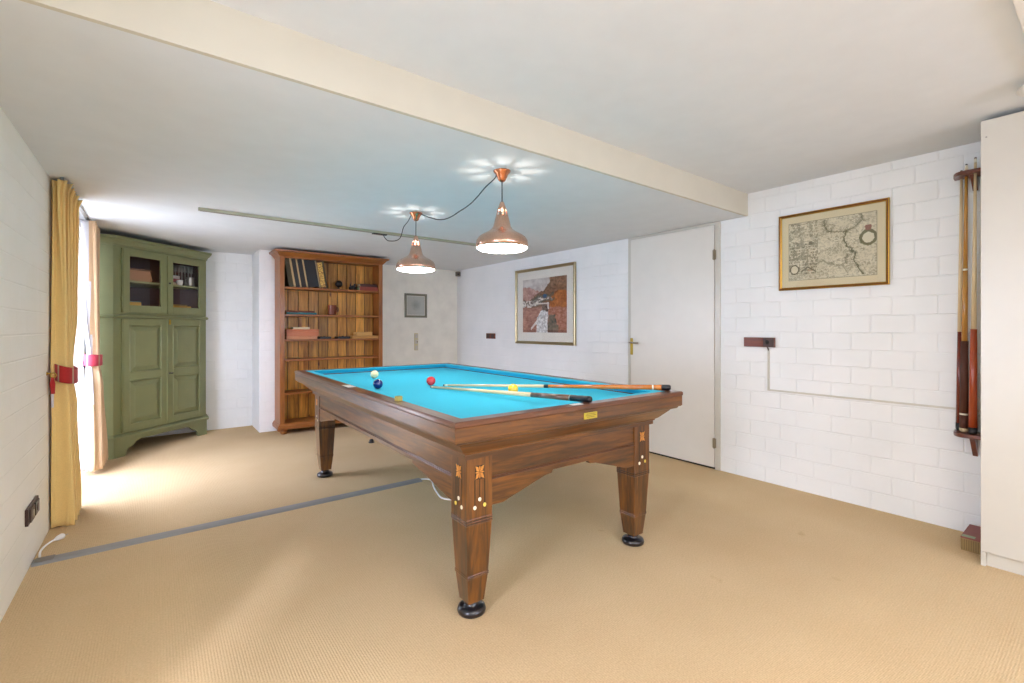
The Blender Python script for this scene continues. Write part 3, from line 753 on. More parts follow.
for z in SH: MB().box((.022, .012, z - .011), (bw - .022, bd - .017, z + .011)).build('shelf', 'pinex', bc, .003)
MB().box((.022, .012, .10), (bw - .022, bd - .017, .128)).build('bottom_board', 'pinex', bc, .002)
MB().box((.022, .0185, 2.0), (bw - .022, bd - .017, 2.02)).build('top_board', 'pinex', bc, .002)
def mould(mb, prof, w, d, x=0):
    """three-sided moulding: front and both sides; prof = (out, z)"""
    n = len(prof); vs = []
    for o, z in prof: vs += [(-o, d, z), (-o, -o, z), (w + o, -o, z), (w + o, d, z)]
    fs = [(j * 4 + i, j * 4 + i + 1, ((j + 1) % n) * 4 + i + 1, ((j + 1) % n) * 4 + i) for j in range(n) for i in range(3)]
    fs += [tuple(j * 4 for j in range(n)), tuple(j * 4 + 3 for j in range(n - 1, -1, -1))]
    return mb.add(vs, fs)
mould(MB(), [(-.01, 2.004), (.004, 2.004), (.012, 2.016), (.040, 2.046), (.060, 2.054), (.062, 2.072), (-.01, 2.072)], bw, bd).build('cornice', 'pinex', bc)
MB().box((.0, .0, 2.062), (bw, bd, 2.071)).build('top_panel', 'pinex', bc)
mould(MB(), [(-.01, .062), (.024, .062), (.026, .098), (.018, .106), (.014, .118), (.004, .126), (-.01, .126)], bw, bd).build('base_moulding', 'pinex', bc)
MB().box((.012, .012, .064), (bw - .012, bd, .10)).build('plinth', 'pinex', bc)
for x in (.05, bw - .05):
    for y in (.05, bd - .06): MB().lathe([(.026, .062), (.040, .048), (.043, .030), (.036, .010), (.026, 0)], 22, mat=Matrix.Translation((x, y, 0))).build('bun_foot', 'pinex', bc)

def book(x, y, z, w, d, h, cover, label, lean=0, rz=0, pages='paper', lying=False, name='book', group=None, spine=None):
    """upright: w thickness (x), d depth (y), h height; spine faces -y"""
    e = empty(name, (x, y, z), rz, label, 'book' if name == 'book' else name.replace('_', ' '), group)
    e.rotation_euler = (0, lean, rz); t = .0035
    c = MB()
    if lying:  # w along x, d along y, h thickness; spine towards the viewer
        c.box((0, 0, 0), (w, d, t)); c.box((0, 0, h - t), (w, d, h)); c.box((0, 0, t), (w, t, h - t))
        c.build('cover', cover, e, .001); MB().box((.004, t, t), (w - .004, d - .005, h - t)).build('pages', pages, e)
    else:
        c.box((0, 0, 0), (t, d, h)); c.box((w - t, 0, 0), (w, d, h)); c.box((t, 0, 0), (w - t, t, h))
        c.build('cover', cover, e, .001); MB().box((t, t, .004), (w - t, d - .005, h - .004)).build('pages', pages, e)
        if spine: MB().box((.004, -.0012, h * .04), (w - .004, .0004, h * .96)).build('spine_panel', spine, e)
    return e
S1, S2, S3 = [z + .0115 for z in SH[:3]]
gd = pc('dark_binding', 30, 24, 22, r=.5); tanp = pc('tan_spine', 186, 156, 112); bl = pc('black_binding', 20, 18, 20, r=.5); ol = pc('olive_binding', 74, 62, 38)
yb = 5.745
ang = -.165
bks = [(.052, ol, 'olive album leaning at the left end of the top shelf', None),
       (.022, 'tan', 'first album with a pale spine leaning on the top shelf', None),
       (.044, gd, 'dark brown album between the first two pale spined albums', None),
       (.018, 'tan', 'second narrow pale spined album from the left on the top shelf', None),
       (.052, gd, 'dark album left of the third pale spine', None),
       (.018, 'tan', 'third narrow pale spined album on the top shelf', None),
       (.122, bl, 'thick black album leaning in the middle of the top shelf row', None),
       (.018, 'tan2', 'thin greyish spine directly left of the gold patterned book', None),
       (.062, 'gold', 'book with gold patterned spine on the top shelf', 'goldspine'),
       (.020, ol, 'thin olive book leaning right of the gold patterned book', None)]
t = NT('gold_pattern'); v = t.coord(); n_ = t.noise(v, 55, 3, .6, 2); t.link(t.ramp(n_, [(.42, srgb(120, 66, 24)), (.52, srgb(224, 180, 84))]), t.b.inputs['Base Color']); t.set(Roughness=.4); M['goldspine'] = t.m
x = 1.158
for w_, m_, lb, sp in bks:
    mm = tanp if m_ == 'tan' else pc('grey_tan_spine', 150, 132, 100) if m_ == 'tan2' else pc('red_brown_binding', 110, 60, 34) if m_ == 'gold' else m_
    h_ = .312 if m_ in ('gold',) else .325 + (.008 if m_ == 'tan' else 0)
    e = book(x + .052 - .0, yb, S1 + .0, w_ / cos(ang) - .001, .20, h_, mm, lb, lean=ang, group='books leaning on the top shelf', spine='goldspine' if sp else None)
    e.location.z = S1 + .0005
    x += w_
# small objects on shelves
e = empty('globe_ornament', (1.79, 5.83, S1), 0, 'small dark globe ornament on the top shelf', 'ornament')
MB().lathe([(.034, 0), (.034, .008), (.010, .014), (.008, .03)], 20).build('base', 'black', e); MB().sphere((0, 0, .072), .044).build('ball', pc('dark_globe', 34, 26, 22, r=.4), e)
e = empty('dark_figurine', (1.955, 5.83, S1), 0, 'small dark figurine beside the red books on the top shelf', 'ornament')
MB().sphere((.012, 0, .034), .034, sq=(1.1, .8, 1)).sphere((-.022, 0, .028), .024).tube([(-.018, 0, .04), (-.022, 0, .07), (-.014, 0, .104)], .008, 8, radii=[.012, .008, .003]).sphere((.03, 0, .07), .014).build('body', 'black', e)
MB().lathe([(.055, 0), (.055, .006), (.05, .008)], 20, mat=Matrix.Diagonal((1, .6, 1, 1))).build('base', 'darkbrown', e)
book(2.025, 5.76, S1, .235, .17, .050, pc('red_cloth_cover', 150, 68, 54), 'red book lying flat at the right end of the top shelf', lying=True)
book(2.035, 5.77, S1 + .0505, .215, .15, .034, pc('maroon_cover', 74, 42, 34), 'dark brown book lying on the red book', lying=True)
book(1.185, 5.75, S2, .325, .20, .022, pc('teal_cover', 44, 112, 116), 'teal book lying flat on the second shelf', lying=True)
book(1.180, 5.755, S2 + .0225, .31, .19, .020, pc('rust_cover', 118, 58, 30), 'rust brown book lying on the teal book', lying=True)
e = empty('wooden_cup', (1.700, 5.80, S2), 0, 'dark wooden cup standing alone on the second shelf', 'cup')
MB().lathe([(.045, 0), (.048, .01), (.047, .11), (.050, .118), (.043, .118), (.042, .02)], 24).build('body', 'brownplate', e)
MB().tube(smooth_path([(.045, 0, .095), (.070, 0, .09), (.072, 0, .05), (.046, 0, .035)]), .006, 8).build('handle', 'brownplate', e)
def tray(x, y, z, w, d, h, m, label, name='wooden_box', inner=None):
    e = empty(name, (x, y, z), 0, label, 'box')
    MB().box((0, 0, 0), (w, d, h * .72)).build('body', m, e, .003); MB().box((-.002, -.002, h * .74), (w + .002, d + .002, h)).build('lid', m, e, .003); return e
tray(1.180, 5.735, S3, .335, .20, .036, pc('pinkish_wood', 196, 132, 92, r=.45), 'pale pinkish flat box at the bottom of the third shelf stack')
tray(1.182, 5.74, S3 + .0365, .350, .20, .078, pc('terracotta_wood', 176, 98, 58, r=.4), 'terracotta coloured box stacked on the pinkish flat box')
book(1.255, 5.76, S3 + .115, .180, .14, .024, pc('cream_cover', 222, 202, 164), 'cream book on top of the terracotta box', lying=True)
for x_, w_, lb in ((1.545, .135, 'left of the two low black trays on the third shelf'), (1.755, .150, 'right of the two low black trays on the third shelf')):
    e = empty('black_tray', (x_, 5.76, S3), 0, lb, 'tray')
    mb = MB(); mb.box((0, 0, 0), (w_, .12, .006)); mb.box((0, 0, .006), (w_, .006, .026)); mb.box((0, .114, .006), (w_, .12, .026)); mb.box((0, .006, .006), (.006, .114, .026)); mb.box((w_ - .006, .006, .006), (w_, .114, .026))
    mb.build('tray', 'black', e, .001); MB().sphere((w_ * .5, .05, .020), .015).sphere((w_ * .3, .06, .018), .012).build('contents', 'darkbrown', e)
tray(1.925, 5.74, S3, .340, .19, .034, pc('pale_wood_box', 190, 138, 72, r=.45), 'long pale wooden box at the right of the third shelf')
tray(1.985, 5.76, S3 + .0345, .200, .13, .044, pc('honey_box', 206, 156, 88, r=.45), 'honey coloured block box on the long pale box')
e = empty('wooden_crate', (1.640, 5.75, .1285), 0, 'upright wooden box standing on the bottom of the bookcase', 'box')
mb = MB(); mb.box((0, 0, 0), (.012, .20, .26)); mb.box((.012, .19, 0), (.20, .20, .26)); mb.box((.188, 0, 0), (.20, .19, .26)); mb.box((.012, 0, 0), (.188, .19, .012)); mb.box((.012, 0, .248), (.188, .19, .26))
mb.build('case', 'pinez', e, .002); MB().box((.07, .02, .012), (.188, .03, .248)).build('sliding_panel', 'planks', e, .002)

# ------------------------------------------------------------------ green corner cabinet
ca = math.atan2(.668, .744)
gc = empty('corner_cabinet', (-.305, 5.61, 0), ca, 'tall sage green corner cabinet with two glazed doors above panelled doors', 'cabinet')
CWD = 1.026
def cl(x, y):  # world -> cabinet local
    dx, dy = x + .305, y - 5.61; return (dx * .744 + dy * .668, -dx * .668 + dy * .744)
A_, B_, C_, D_, E_ = (0, 0), cl(-.492, 5.615), cl(-.492, 6.492), cl(.455, 6.492), (CWD, 0)
pent = [A_, E_, D_, C_, B_]
def inset(p, d):
    c = Vector((CWD / 2, .3)); q = Vector(p); return tuple(q + (c - q).normalized() * d)
MB().prism([inset(p, .001) for p in pent], .20, 1.30).build('lower_body', 'green', gc, .002)
MB().prism(pent, 1.97, 2.03).build('top_board', 'green', gc)
MB().prism([(0.01, .02), (CWD - .01, .02), D_, C_, B_], 1.392, 1.407).build('upper_floor', 'maroon', gc)
def wallseg(mb, a, b, z0, z1, t):
    a, b = Vector(a), Vector(b); d = (b - a).normalized(); n = Vector((-d.y, d.x)) * t
    mb.prism([tuple(a), tuple(b), tuple(b + n), tuple(a + n)], z0, z1)
mb = MB()
for a, b in ((A_, B_), (D_, E_)): wallseg(mb, b, a, 1.31, 1.97, .014)
wallseg(mb, D_, C_, 1.31, 1.97, -.01) ; wallseg(mb, C_, B_, 1.31, 1.97, -.01)
mb.build('upper_body', 'green', gc)
li = MB()
ins = [Vector(inset(p, .03)) for p in (B_, C_, D_)]
for a, b in ((ins[0], ins[1]), (ins[1], ins[2])): wallseg(li, a, b, 1.318, 1.968, .004)
wallseg(li, (.03, .03), ins[0], 1.318, 1.968, .004); wallseg(li, ins[2], (CWD - .03, .03), 1.318, 1.968, .004)
li.build('lining', 'maroon', gc)
MB().prism([(.03, .03), (CWD - .03, .03), tuple(ins[2]), tuple(ins[1]), tuple(ins[0])], 1.640, 1.658).build('inner_shelf', 'green_d', gc)
# face frame of the upper part
mb = MB(); mb.box((0, 0, 1.30), (.072, .02, 1.97)); mb.box((.985, 0, 1.30), (CWD, .02, 1.97)); mb.box((.072, 0, 1.945), (.985, .02, 1.97)); mb.box((.072, 0, 1.30), (.985, .02, 1.345)); mb.box((.515, 0, 1.345), (.540, .02, 1.945))
mb.build('face_frame', 'green', gc, .001)
def band(prof, name):
    """moulding following left return, front and right return"""
    mb = MB(); n = len(prof); vs = []
    for o, z in prof:
        vs += [(B_[0] - .668 * o, B_[1] - .744 * o, z), (A_[0] - .37 * o, -o, z), (CWD + .41 * o, -o, z), (D_[0] + .744 * o, D_[1] - .668 * o, z)]
    fs = [(j * 4 + i, j * 4 + i + 1, ((j + 1) % n) * 4 + i + 1, ((j + 1) % n) * 4 + i) for j in range(n) for i in range(3)]
    fs += [tuple(j * 4 for j in range(n)), tuple(j * 4 + 3 for j in range(n - 1, -1, -1))]
    return mb.add(vs, fs).build(name, 'green', gc)
band([(-.005, 1.965), (.012, 1.968), (.016, 1.985), (.036, 2.012), (.052, 2.024), (.056, 2.046), (-.005, 2.046)], 'cornice')
band([(-.005, 1.292), (.010, 1.292), (.022, 1.300), (.022, 1.312), (.010, 1.322), (-.005, 1.324)], 'waist_moulding')
band([(-.005, .165), (.026, .165), (.028, .190), (.014, .206), (-.005, .212)], 'base_moulding')
# bracket base with arched cut-out
def bracket_pts(w):
    l = [(0, .17), (0, 0), (.10, 0), (.115, .012), (.118, .045), (.135, .068), (.165, .078), (.19, .092), (.215, .118), (.26, .132)]
    return l + [(w - x, z) for x, z in reversed(l)]
mb = MB(); mb.prism(bracket_pts(CWD), -.010, .014, plane='xz'); 
mb.build('bracket_base', 'green', gc, .002)
mb = MB(); 
wallseg(mb, (-.668 * .01 + B_[0], B_[1] - .744 * .01), (-.003, -.008), 0, .17, .02); wallseg(mb, (CWD + .003, -.008), (D_[0], D_[1]), 0, .17, .02); mb.build('side_base', 'green', gc)
# doors
def panel_door(x0, x1, z0, z1, panels, glazed, name, wavy=None):
    th = .020; st = .062; y1, y0 = 0.0, -th
    mb = MB()
    if glazed:
        mb.box((x0, y0, z0), (x0 + st, y1, z1)); mb.box((x1 - st, y0, z0), (x1, y1, z1))
        mb.box((x0 + st, y0, z0), (x1 - st, y1, z0 + st + .01)); mb.box((x0 + st, y0, z1 - st), (x1 - st, y1, z1))
        d = mb.build(name, 'green', gc, .002)
        MB().box((x0 + st - .004, -.012, z0 + st), (x1 - st + .004, -.009, z1 - st + .004)).build('glass_pane', 'glass', d)
    else:
        mb.box((x0, y0, z0), (x0 + st, y1, z1)); mb.box((x1 - st, y0, z0), (x1, y1, z1))
        zs = [z0] + [v for p in panels for v in p] + [z1]
        for k in range(0, len(zs), 2): mb.box((x0 + st, y0, zs[k]), (x1 - st, y1, zs[k + 1]))
        d = mb.build(name, 'green', gc, .002)
        for (a, b) in panels:
            xa, xb = x0 + st, x1 - st; vs = []; 
            prof = [(0, -.008), (.012, -.006), (.045, -.018), (.05, -.021)]
            for dd, yy in prof: vs += [(xa + dd, yy, a + dd), (xb - dd, yy, a + dd), (xb - dd, yy, b - dd), (xa + dd, yy, b - dd)]
            fs = [(j * 4 + i, j * 4 + (i + 1) % 4, j * 4 + 4 + (i + 1) % 4, j * 4 + 4 + i) for j in range(3) for i in range(4)] + [(12, 13, 14, 15)]
            MB().add(vs, fs).build('raised_panel', 'green', d)
            # bolection bead around the panel
            mb = MB(); vs = []
            for dd, yy in ((-.006, -.020), (0, -.026), (.006, -.020)): vs += [(xa + dd, yy, a + dd), (xb - dd, yy, a + dd), (xb - dd, yy, b - dd), (xa + dd, yy, b - dd)]
            mb.add(vs, [(j * 4 + i, j * 4 + (i + 1) % 4, j * 4 + 4 + (i + 1) % 4, j * 4 + 4 + i) for j in range(2) for i in range(4)]); mb.build('bead', 'green', d)
    # scalloped hinge-side edge strip
    sx = x0 if wavy == 'l' else x1 if wavy == 'r' else None
    if sx is not None:
        s = -1 if wavy == 'l' else 1; n = 60; out = []
        for i in range(n + 1):
            z = z0 + (z1 - z0) * i / n; e_ = min(z - z0, z1 - z); out.append((sx + s * (.007 + .006 * (exp(-((e_ - .06) / .02) ** 2) + exp(-((e_ - .13) / .03) ** 2))), z))
        pts = [(sx, z0)] + out + [(sx, z1)]
        MB().prism(pts, -.016, -.001, plane='xz').build('scalloped_edge', 'green', d)
    return d
lo = [(.292, .700), (.782, 1.225)]
gl = panel_door(.078, .522, 1.345, 1.945, None, True, 'glazed_door', 'l')
gr = panel_door(.533, .980, 1.345, 1.945, None, True, 'glazed_door')
d1 = panel_door(.078, .522, .222, 1.285, lo, False, 'panel_door', 'l')
d2 = panel_door(.533, .980, .222, 1.285, lo, False, 'panel_door')
MB().box((.520, -.030, .222), (.536, -.012, 1.285)).build('meeting_bead', 'green', d1, .004)
MB().sphere((.548, -.030, 1.66), .010, seg=12, rings=8).build('knob', 'black', gr)
MB().lathe([(.008, 0), (.008, .012)], 12, mat=Matrix.Translation((.550, -.02, .735)) @ Matrix.Rotation(pi / 2, 4, 'X')).box((.548, -.050, .729), (.570, -.030, .741)).build('key', 'black', d2)
mb = MB(); mb.box((.545, -.026, 1.235), (.563, -.020, 1.285)); mb.build('latch', 'brass', d2, .001)

# contents behind the glass (cabinet frame coordinates -> world)
Rg = Matrix.Translation((-.305, 5.61, 0)) @ Matrix.Rotation(ca, 4, 'Z')
def gpt(x, y, z): return tuple(Rg @ Vector((x, y, z)))
def gthing(name, x, y, z, label, cat, rz=0):
    return empty(name, gpt(x, y, z), ca + rz, label, cat)
e = gthing('wooden_box', .36, .12, 1.6585, 'tan wooden box behind the left cabinet glass', 'box')
mb = MB(); mb.prism([(-.17, 0), (.055, 0), (.07, 0.02), (.045, .105), (-.17, .105)], -.07, .09, plane='xz'); mb.build('body', pc('tan_box', 160, 112, 74), e, .004)
MB().box((-.18, -.075, .106), (.055, .095, .120)).build('lid', pc('dark_tan_box', 110, 74, 50), e, .004)
def gbook(x, y, z, w, d, h, cov, lb):
    e = book(0, 0, 0, w, d, h, cov, lb, lying=True); e.location = gpt(x, y, z); e.rotation_euler = (0, 0, ca)
gbook(.17, .06, 1.4075, .15, .12, .045, pc('yellow_cover', 214, 164, 60), 'yellow book lying at the bottom behind the left glass')
gbook(.27, .19, 1.4075, .16, .12, .040, pc('navy_cover', 50, 66, 110), 'blue book lying behind the yellow book')
gbook(.28, .195, 1.448, .15, .11, .020, pc('teal_grey_cover', 110, 130, 130), 'grey green book on top of the blue book')
gbook(.64, .06, 1.4075, .25, .15, .030, pc('ochre_cover', 196, 146, 50), 'ochre book lying flat behind the right glass')
gbook(.65, .07, 1.4380, .20, .13, .014, pc('dull_gold_cover', 150, 120, 60), 'thin dull gold book on the ochre book')
for i, (c, w_, lb) in enumerate((((176, 160, 140), .15, 'beige booklet at the bottom of the small stack behind right glass'), ((170, 96, 92), .14, 'dusty red booklet in the middle of the small stack'), ((206, 196, 184), .13, 'pale booklet on top of the small stack'))):
    gbook(.67, .10, 1.6585 + i * .036, w_ * .9, .12, .034, pc('booklet%d' % i, *c), lb)
e = gthing('small_cup', .745, .055, 1.6585, 'small white cup in front of the stack behind glass', 'cup')
MB().lathe([(.018, 0), (.026, .02), (.028, .055), (.025, .055), (.022, .02)], 18).build('body', 'white', e)
MB().tube(smooth_path([(-.026, 0, .045), (-.042, 0, .038), (-.026, 0, .018)]), .003, 6).build('handle', 'white', e)
e = gthing('metal_tankard', .90, .08, 1.6585, 'shiny metal tankard on the shelf behind the right glass', 'tankard')
MB().lathe([(.040, 0), (.036, .02), (.034, .09), (.038, .100), (.034, .100), (.030, .02)], 20).build('body', 'steel', e)
MB().tube(smooth_path([(-.034, 0, .085), (-.060, 0, .07), (-.058, 0, .035), (-.034, 0, .02)]), .005, 8).build('handle', 'steel', e)
base = None
for i in range(6):
    lb = 'small pewter goblet in the row at the back behind the right glass'
    if base is None:
        base = gthing('goblet', .82 + .040 * i, .19, 1.6585, lb, 'goblet'); base['group'] = 'goblets in the green cabinet'
        MB().lathe([(.015, 0), (.015, .004), (.004, .010), (.004, .15), (.014, .165), (.017, .235), (.014, .235), (.011, .17)], 14).build('cup', 'steel', base); 
    else:
        c = copy_tree(base); c.location = gpt(.82 + .040 * i, .19, 1.6585)

# ------------------------------------------------------------------ curtains
def lerp(a, b, t): return a + (b - a) * t
def curtain(label, anchor, sgn, xs, prof, mats, split, name='curtain'):
    """prof: list of (z, y extent, x centre, amplitude, folds shift). anchor: fixed y edge; folds run away from it by sgn"""
    e = empty(name, (xs, anchor, 0), 0, label, 'curtain', 'curtains at the glazed doors')
    nf = 9; nu = 150; nz = 70; V = []; F = []; mi = []
    zt = prof[0][0]; zb = prof[-1][0]
    for j in range(nz + 1):
        z = lerp(zt, zb, j / nz)
        for k in range(len(prof) - 1):
            if prof[k][0] >= z >= prof[k + 1][0] - 1e-9:
                t = (prof[k][0] - z) / (prof[k][0] - prof[k + 1][0]); t = t * t * (3 - 2 * t)
                ext, xc, am = (lerp(prof[k][q], prof[k + 1][q], t) for q in (1, 2, 3)); break
        for i in range(nu + 1):
            u = i / nu
            ph = u * nf * 2 * pi + .5 * sin(z * 2.1 + u * 7)
            x = xc + am * (.72 * sin(ph) + .28 * sin(ph * .47 + 1.3 + z * .9))
            y = sgn * ext * (u + .030 * sin(ph * 2 + .6)) 
            V.append((x - 0, y, z))
    for j in range(nz):
        for i in range(nu):
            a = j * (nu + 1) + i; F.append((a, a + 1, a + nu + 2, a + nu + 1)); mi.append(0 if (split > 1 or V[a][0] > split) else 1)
    mb = MB()
    mb.v = V; mb.f = F; mb.mi = mi; mb.s = [True] * len(F)
    mb.build('drape', mats, e, solid=.003)
    return e
cu1 = curtain('yellow curtain tied back with a red band at the left wall', 3.835, 1, -.44,
        [(2.085, .60, -.004, .050), (2.03, .58, -.010, .036), (1.3, .42, -.008, .040), (.98, .22, -.010, .040), (.90, .21, -.008, .040), (.70, .28, -.002, .046), (.012, .42, .0, .058)], ['yellow'], 2)
cu2 = curtain('cream and white curtain tied back beside the green cabinet', 5.545, -1, -.43,
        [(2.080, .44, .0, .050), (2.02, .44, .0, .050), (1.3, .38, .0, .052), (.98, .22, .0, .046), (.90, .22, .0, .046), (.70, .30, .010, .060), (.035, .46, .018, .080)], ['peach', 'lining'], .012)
def tieback(parent_loc, y0, y1, xc, hx, z, tilt, m, label, group='curtain tiebacks'):
    e = empty('curtain_tieback', (xc, (y0 + y1) / 2, z), 0, label, 'tieback', group)
    n = 40; hy = (y1 - y0) / 2; V = []; F = []; mi = []
    for zz in (-.045, -.03, .03, .045):
        for i in range(n):
            a = 2 * pi * i / n; V.append((hx * cos(a), hy * sin(a), zz * (1 - .1 * sin(a)) - tilt * hx * cos(a) * 1.0))
    for j in range(3):
        for i in range(n): F.append((j * n + i, j * n + (i + 1) % n, (j + 1) * n + (i + 1) % n, (j + 1) * n + i)); mi.append(1 if i % 8 == 3 else 0)
    mb = MB(); mb.v = V; mb.f = F; mb.mi = mi; mb.s = [True] * len(F)
    mb.build('band', [m, 'stripe'], e, solid=.004)
    return e
t1 = tieback(None, 3.80, 4.06, -.432, .050, .925, .34, 'red', 'red striped tieback around the yellow curtain')
MB().lathe([(.012, 0), (.012, .004), (.004, .008), (.004, .025)], 12, mat=Matrix.Translation((-.07, -.135, .01)) @ Matrix.Rotation(pi / 2, 4, 'Y')).tube([(-.040 + .012 * cos(a / 12 * 2 * pi), -.135, -.002 + .014 * sin(a / 12 * 2 * pi)) for a in range(13)], .003, 6).build('hook', 'brass', t1)
MB().tube([(-.044, -.136, -.014), (-.044, -.134, -.05), (-.042, -.132, -.11)], .01, 10, radii=[.006, .013, .009]).build('tassel', 'red', t1)
MB().box((-.048, -.138, -.19), (-.038, -.134, -.11)).build('tag', 'lining', t1)
t2 = tieback(None, 5.30, 5.565, -.43, .062, .925, .05, 'pink', 'pink red tieback around the cream curtain')
MB().tube([(-.05, -.135, -.0), (-.047, -.135, -.03), (-.045, -.135, -.06)], .004, 8).build('cord', pc('dark_tassel', 60, 58, 90), t2)
e = empty('curtain_track', (-.44, 3.84, ZL), 0, 'thin grey curtain track under the ceiling at the glazed doors', 'curtain track')
MB().box((-.010, 0, -.014), (.010, 1.72, 0)).build('track', 'steel', e, .001)

# ------------------------------------------------------------------ wardrobe, cue rack, box on floor
wd = empty('wardrobe', (3.32, .43, 0), 0, 'tall plain cream wardrobe at the right edge', 'wardrobe')
MB().box((.018, -1.8, .07), (.458, 0, 2.245)).build('carcass', 'cream', wd, .001)
MB().box((.0, -.018, 0), (.018, 0, .07)).build('side_foot', 'cream', wd, .001)
MB().box((.018, -1.8, 0.0), (.034, -.018, .0695)).build('plinth', 'cream', wd, .001)
for k in range(3):
    d = MB().box((0, -.6 * (k + 1) + .002, .072), (.0175, -.6 * k - (0 if k == 0 else .002), 2.245)).build('wardrobe_door', 'cream', wd, .0015)
    MB().lathe([(.006, 0), (.005, .010), (.011, .018), (.009, .024)], 14, mat=Matrix.Translation((0, -.6 * k - .55, 1.1)) @ Matrix.Rotation(-pi / 2, 4, 'Y')).build('knob', 'steel', d)
MB().lathe([(.004, 0), (.004, .0015)], 10, mat=Matrix.Translation((0, -.02, 2.16)) @ Matrix.Rotation(-pi / 2, 4, 'Y')).build('screw_cap', pc('screw_grey', 170, 166, 155), wd)

rk = empty('cue_rack', (XR, .535, 0), 0, 'mahogany wall rack holding upright cues beside the wardrobe', 'cue rack')
def half_plate(w, d, n=20):
    pts = [(0, w)]
    for i in range(n + 1):
        a = pi / 2 * i / n; pts.append((-d * sin(a) ** .8, w * cos(a) ** .8 if cos(a) > 0 else 0))
    pts += [(-d, -.11), (0, -.11)]
    return pts
RWD, RDP = .065, .125
ZR0, ZR1 = .585, 2.085
mb = MB(); mb.prism(half_plate(RWD, RDP), ZR0 - .012, ZR0 + .012); mb.build('lower_plate', 'rack', rk, .005)
mb = MB(); mb.prism(half_plate(RWD, RDP), ZR1 - .010, ZR1 + .012); mb.build('upper_plate', 'rack', rk, .004)
mb = MB(); mb.prism([(0, ZR0 - .012), (-.105, ZR0 - .012), (-.08, ZR0 - .035), (0, ZR0 - .13)], -.035, -.012, plane='xz'); mb.build('bracket', 'rack', rk, .002)
mb = MB(); mb.prism([(0, ZR1 - .012), (-.10, ZR1 - .012), (-.07, ZR1 - .03), (0, ZR1 - .09)], -.035, -.012, plane='xz'); mb.build('bracket', 'rack', rk, .002)
zb = ZR0 + .0125
def rcue(x, y, zt, label, segs):
    c = cue('rack_cue', (XR + x, y - .011, zt), (XR + x, y, zb), label, segs, group='cues standing in the wall rack')
    return c
TOP = 2.135
rcue(-.022, .578, TOP - .01, 'dark red butt cue at the wall end of the rack',
     [('tip', 0, .005, .0055, .006, 'wrap'), ('ferrule', .005, .02, .006, .006, 'pearl'), ('shaft', .02, .62, .006, .011, 'maple'), ('butt', .62, .97, .011, .0145, 'darkred'), ('butt_cap', .97, 1, .0148, .0148, 'black')])
rcue(-.058, .552, TOP + .012, 'honey coloured cue with brown wrapped butt in the rack',
     [('tip', 0, .005, .006, .0065, 'black'), ('ferrule', .005, .025, .0065, .0065, 'pearl'), ('shaft', .025, .39, .0068, .0105, 'honey'), ('ring', .39, .397, .012, .012, 'pearl'),
      ('butt', .397, .66, .0115, .0140, 'honey'), ('grip', .66, .93, .0165, .0195, 'wrap'), ('ring', .93, .936, .0198, .0198, 'pearl'), ('butt', .936, .985, .0195, .0195, 'wrap'), ('butt_cap', .985, 1, .0198, .0198, 'maple')])
rcue(-.097, .509, TOP + .03, 'orange red cue standing nearest the wardrobe in the rack',
     [('tip', 0, .005, .0055, .006, 'wrap'), ('ferrule', .005, .02, .006, .006, 'pearl'), ('shaft', .02, .62, .0062, .0120, 'maple'), ('butt', .62, .975, .0145, .0195, 'redwood'), ('butt_cap', .975, 1, .0196, .0196, 'black')])
rcue(-.030, .466, TOP, 'dark cue partly hidden behind the orange red cue',
     [('tip', 0, .005, .0055, .006, 'wrap'), ('ferrule', .005, .02, .006, .006, 'pearl'), ('shaft', .02, .62, .006, .011, 'maple'), ('butt', .62, .97, .011, .0145, 'darkwood'), ('butt_cap', .97, 1, .0148, .0148, 'black')])
e = empty('storage_box', (3.465, .442, 0), 0, 'low box with red top on the floor beside the wardrobe', 'box')
mb = MB(); mb.box((0, 0, 0), (.25, .083, .066)); mb.build('body', pc('ribbed_ochre', 156, 128, 78), e, .002)
mb = MB()
for i in range(9): mb.box((-.0015, .004 + i * .009, .006), (0, .009 + i * .009, .062))
for i in range(27): mb.box((.004 + i * .009, .083, .006), (.009 + i * .009, .0845, .062))
mb.build('ribs', pc('ribbed_ochre_dark', 128, 102, 58), e)
MB().box((-.002, -.002, .066), (.252, .085, .074)).build('lid', pc('dusty_red', 142, 78, 72), e, .002)
MB().box((.003, .030, .0742), (.040, .082, .0752)).build('sticker', pc('pale_green', 150, 166, 132), e)

# ceiling hatch and dome lamp at the upper right
h = empty('ceiling_hatch', (2.7, -.16, ZH), 0, 'white trimmed ceiling hatch with brown wooden panel at the top right', 'hatch')
mb = MB(); mb.box((-.70, .33, -.022), (.55, .372, 0)); mb.box((-.70, -.372, -.022), (.55, -.33, 0)); mb.box((-.70, -.33, -.022), (-.66, .33, 0)); mb.box((.51, -.33, -.022), (.55, .33, 0)); mb.build('hatch_frame', 'white', h, .003)
MB().box((-.66, -.33, -.006), (.51, .33, 0)).build('hatch_panel', 'darkred', h)
e = empty('dome_light', (3.025, .193, ZH), 0, 'small white dome light on the ceiling beside the wardrobe', 'lamp')
MB().lathe([(.03, 0), (.045, -.008), (.068, -.018), (.084, -.032), (.088, -.044), (.082, -.047)], 32).build('dome', 'white', e)
MB().lathe([(.082, -.047), (.080, -.049)], 32).build('rim', 'white', e)

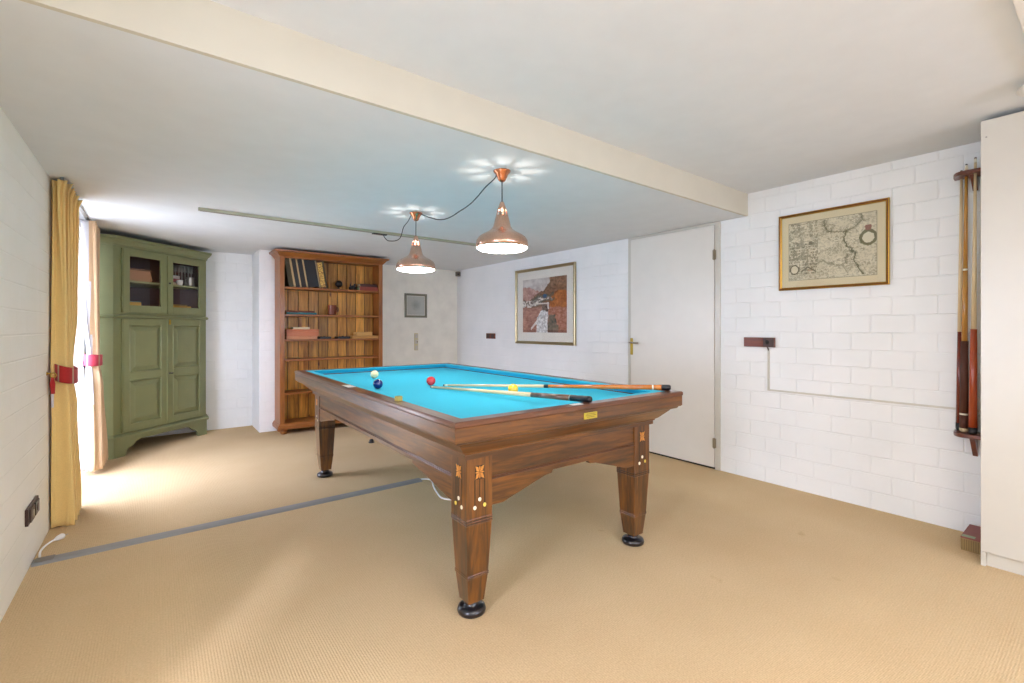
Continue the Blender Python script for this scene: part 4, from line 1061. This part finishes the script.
# ------------------------------------------------------------------ light
w = bpy.data.worlds.new('World'); sc.world = w; w.use_nodes = True
bg = w.node_tree.nodes['Background']; bg.inputs['Color'].default_value = (.70, .77, 1.0, 1); bg.inputs['Strength'].default_value = 12.5
def area(name, loc, rot, sx, sy, energy=0, col=(1, 1, 1), portal=False):
    l = bpy.data.lights.new(name, 'AREA'); l.shape = 'RECTANGLE'; l.size = sx; l.size_y = sy; l.energy = energy; l.color = col
    if portal: l.cycles.is_portal = True
    o = bpy.data.objects.new(name, l); COL.objects.link(o); o.location = loc; o.rotation_euler = rot; return o
area('daylight_portal', (-.80, (WY0 + WY1) / 2, WZ / 2), (0, -pi / 2, 0), WZ, WY1 - WY0, portal=True)
area('daylight_portal', ((RX0 + RX1) / 2, YB - .30, (RZ0 + RZ1) / 2), (pi / 2, 0, 0), RX1 - RX0, RZ1 - RZ0, portal=True)
area('daylight_portal', (-.80, (SY0 + SY1) / 2, WZ / 2), (0, -pi / 2, 0), WZ, SY1 - SY0, portal=True)
sl = bpy.data.lights.new('sun', 'SUN'); sl.energy = 1.2; sl.angle = radians(5); sl.color = (.76, .78, 1)
so = bpy.data.objects.new('sun', sl); COL.objects.link(so); so.rotation_euler = Vector((.59, .80, -.84)).to_track_quat('-Z', 'Y').to_euler()
area('rear_fill_light', (.55, -.75, ZH - .03), (0, 0, 0), 1.6, .9, 36, (1, .95, .88))  # unseen fill added to brighten the near floor and left wall, no fitting

# ------------------------------------------------------------------ camera
cam = bpy.data.cameras.new('Camera'); co = bpy.data.objects.new('Camera', cam); COL.objects.link(co)
cam.sensor_width = 36; cam.lens = 466 / 1024 * 36; cam.shift_y = -(341.5 - 328) / 1024
cam.clip_start = .02
co.location = (0, 0, 1.2); co.rotation_euler = (pi / 2, 0, -math.atan2(357, 466))
sc.camera = co
sc.view_settings.view_transform = 'Standard'; sc.view_settings.look = 'None'; sc.view_settings.gamma = 1
sc.view_settings.use_curve_mapping = False
sc.view_settings.exposure = 0.52
sc.cycles.use_denoising = True
sc.cycles.max_bounces = 10; sc.cycles.diffuse_bounces = 6; sc.cycles.transparent_max_bounces = 12
sc.cycles.sample_clamp_indirect = 6
sc.cycles.caustics_reflective = False; sc.cycles.caustics_refractive = False
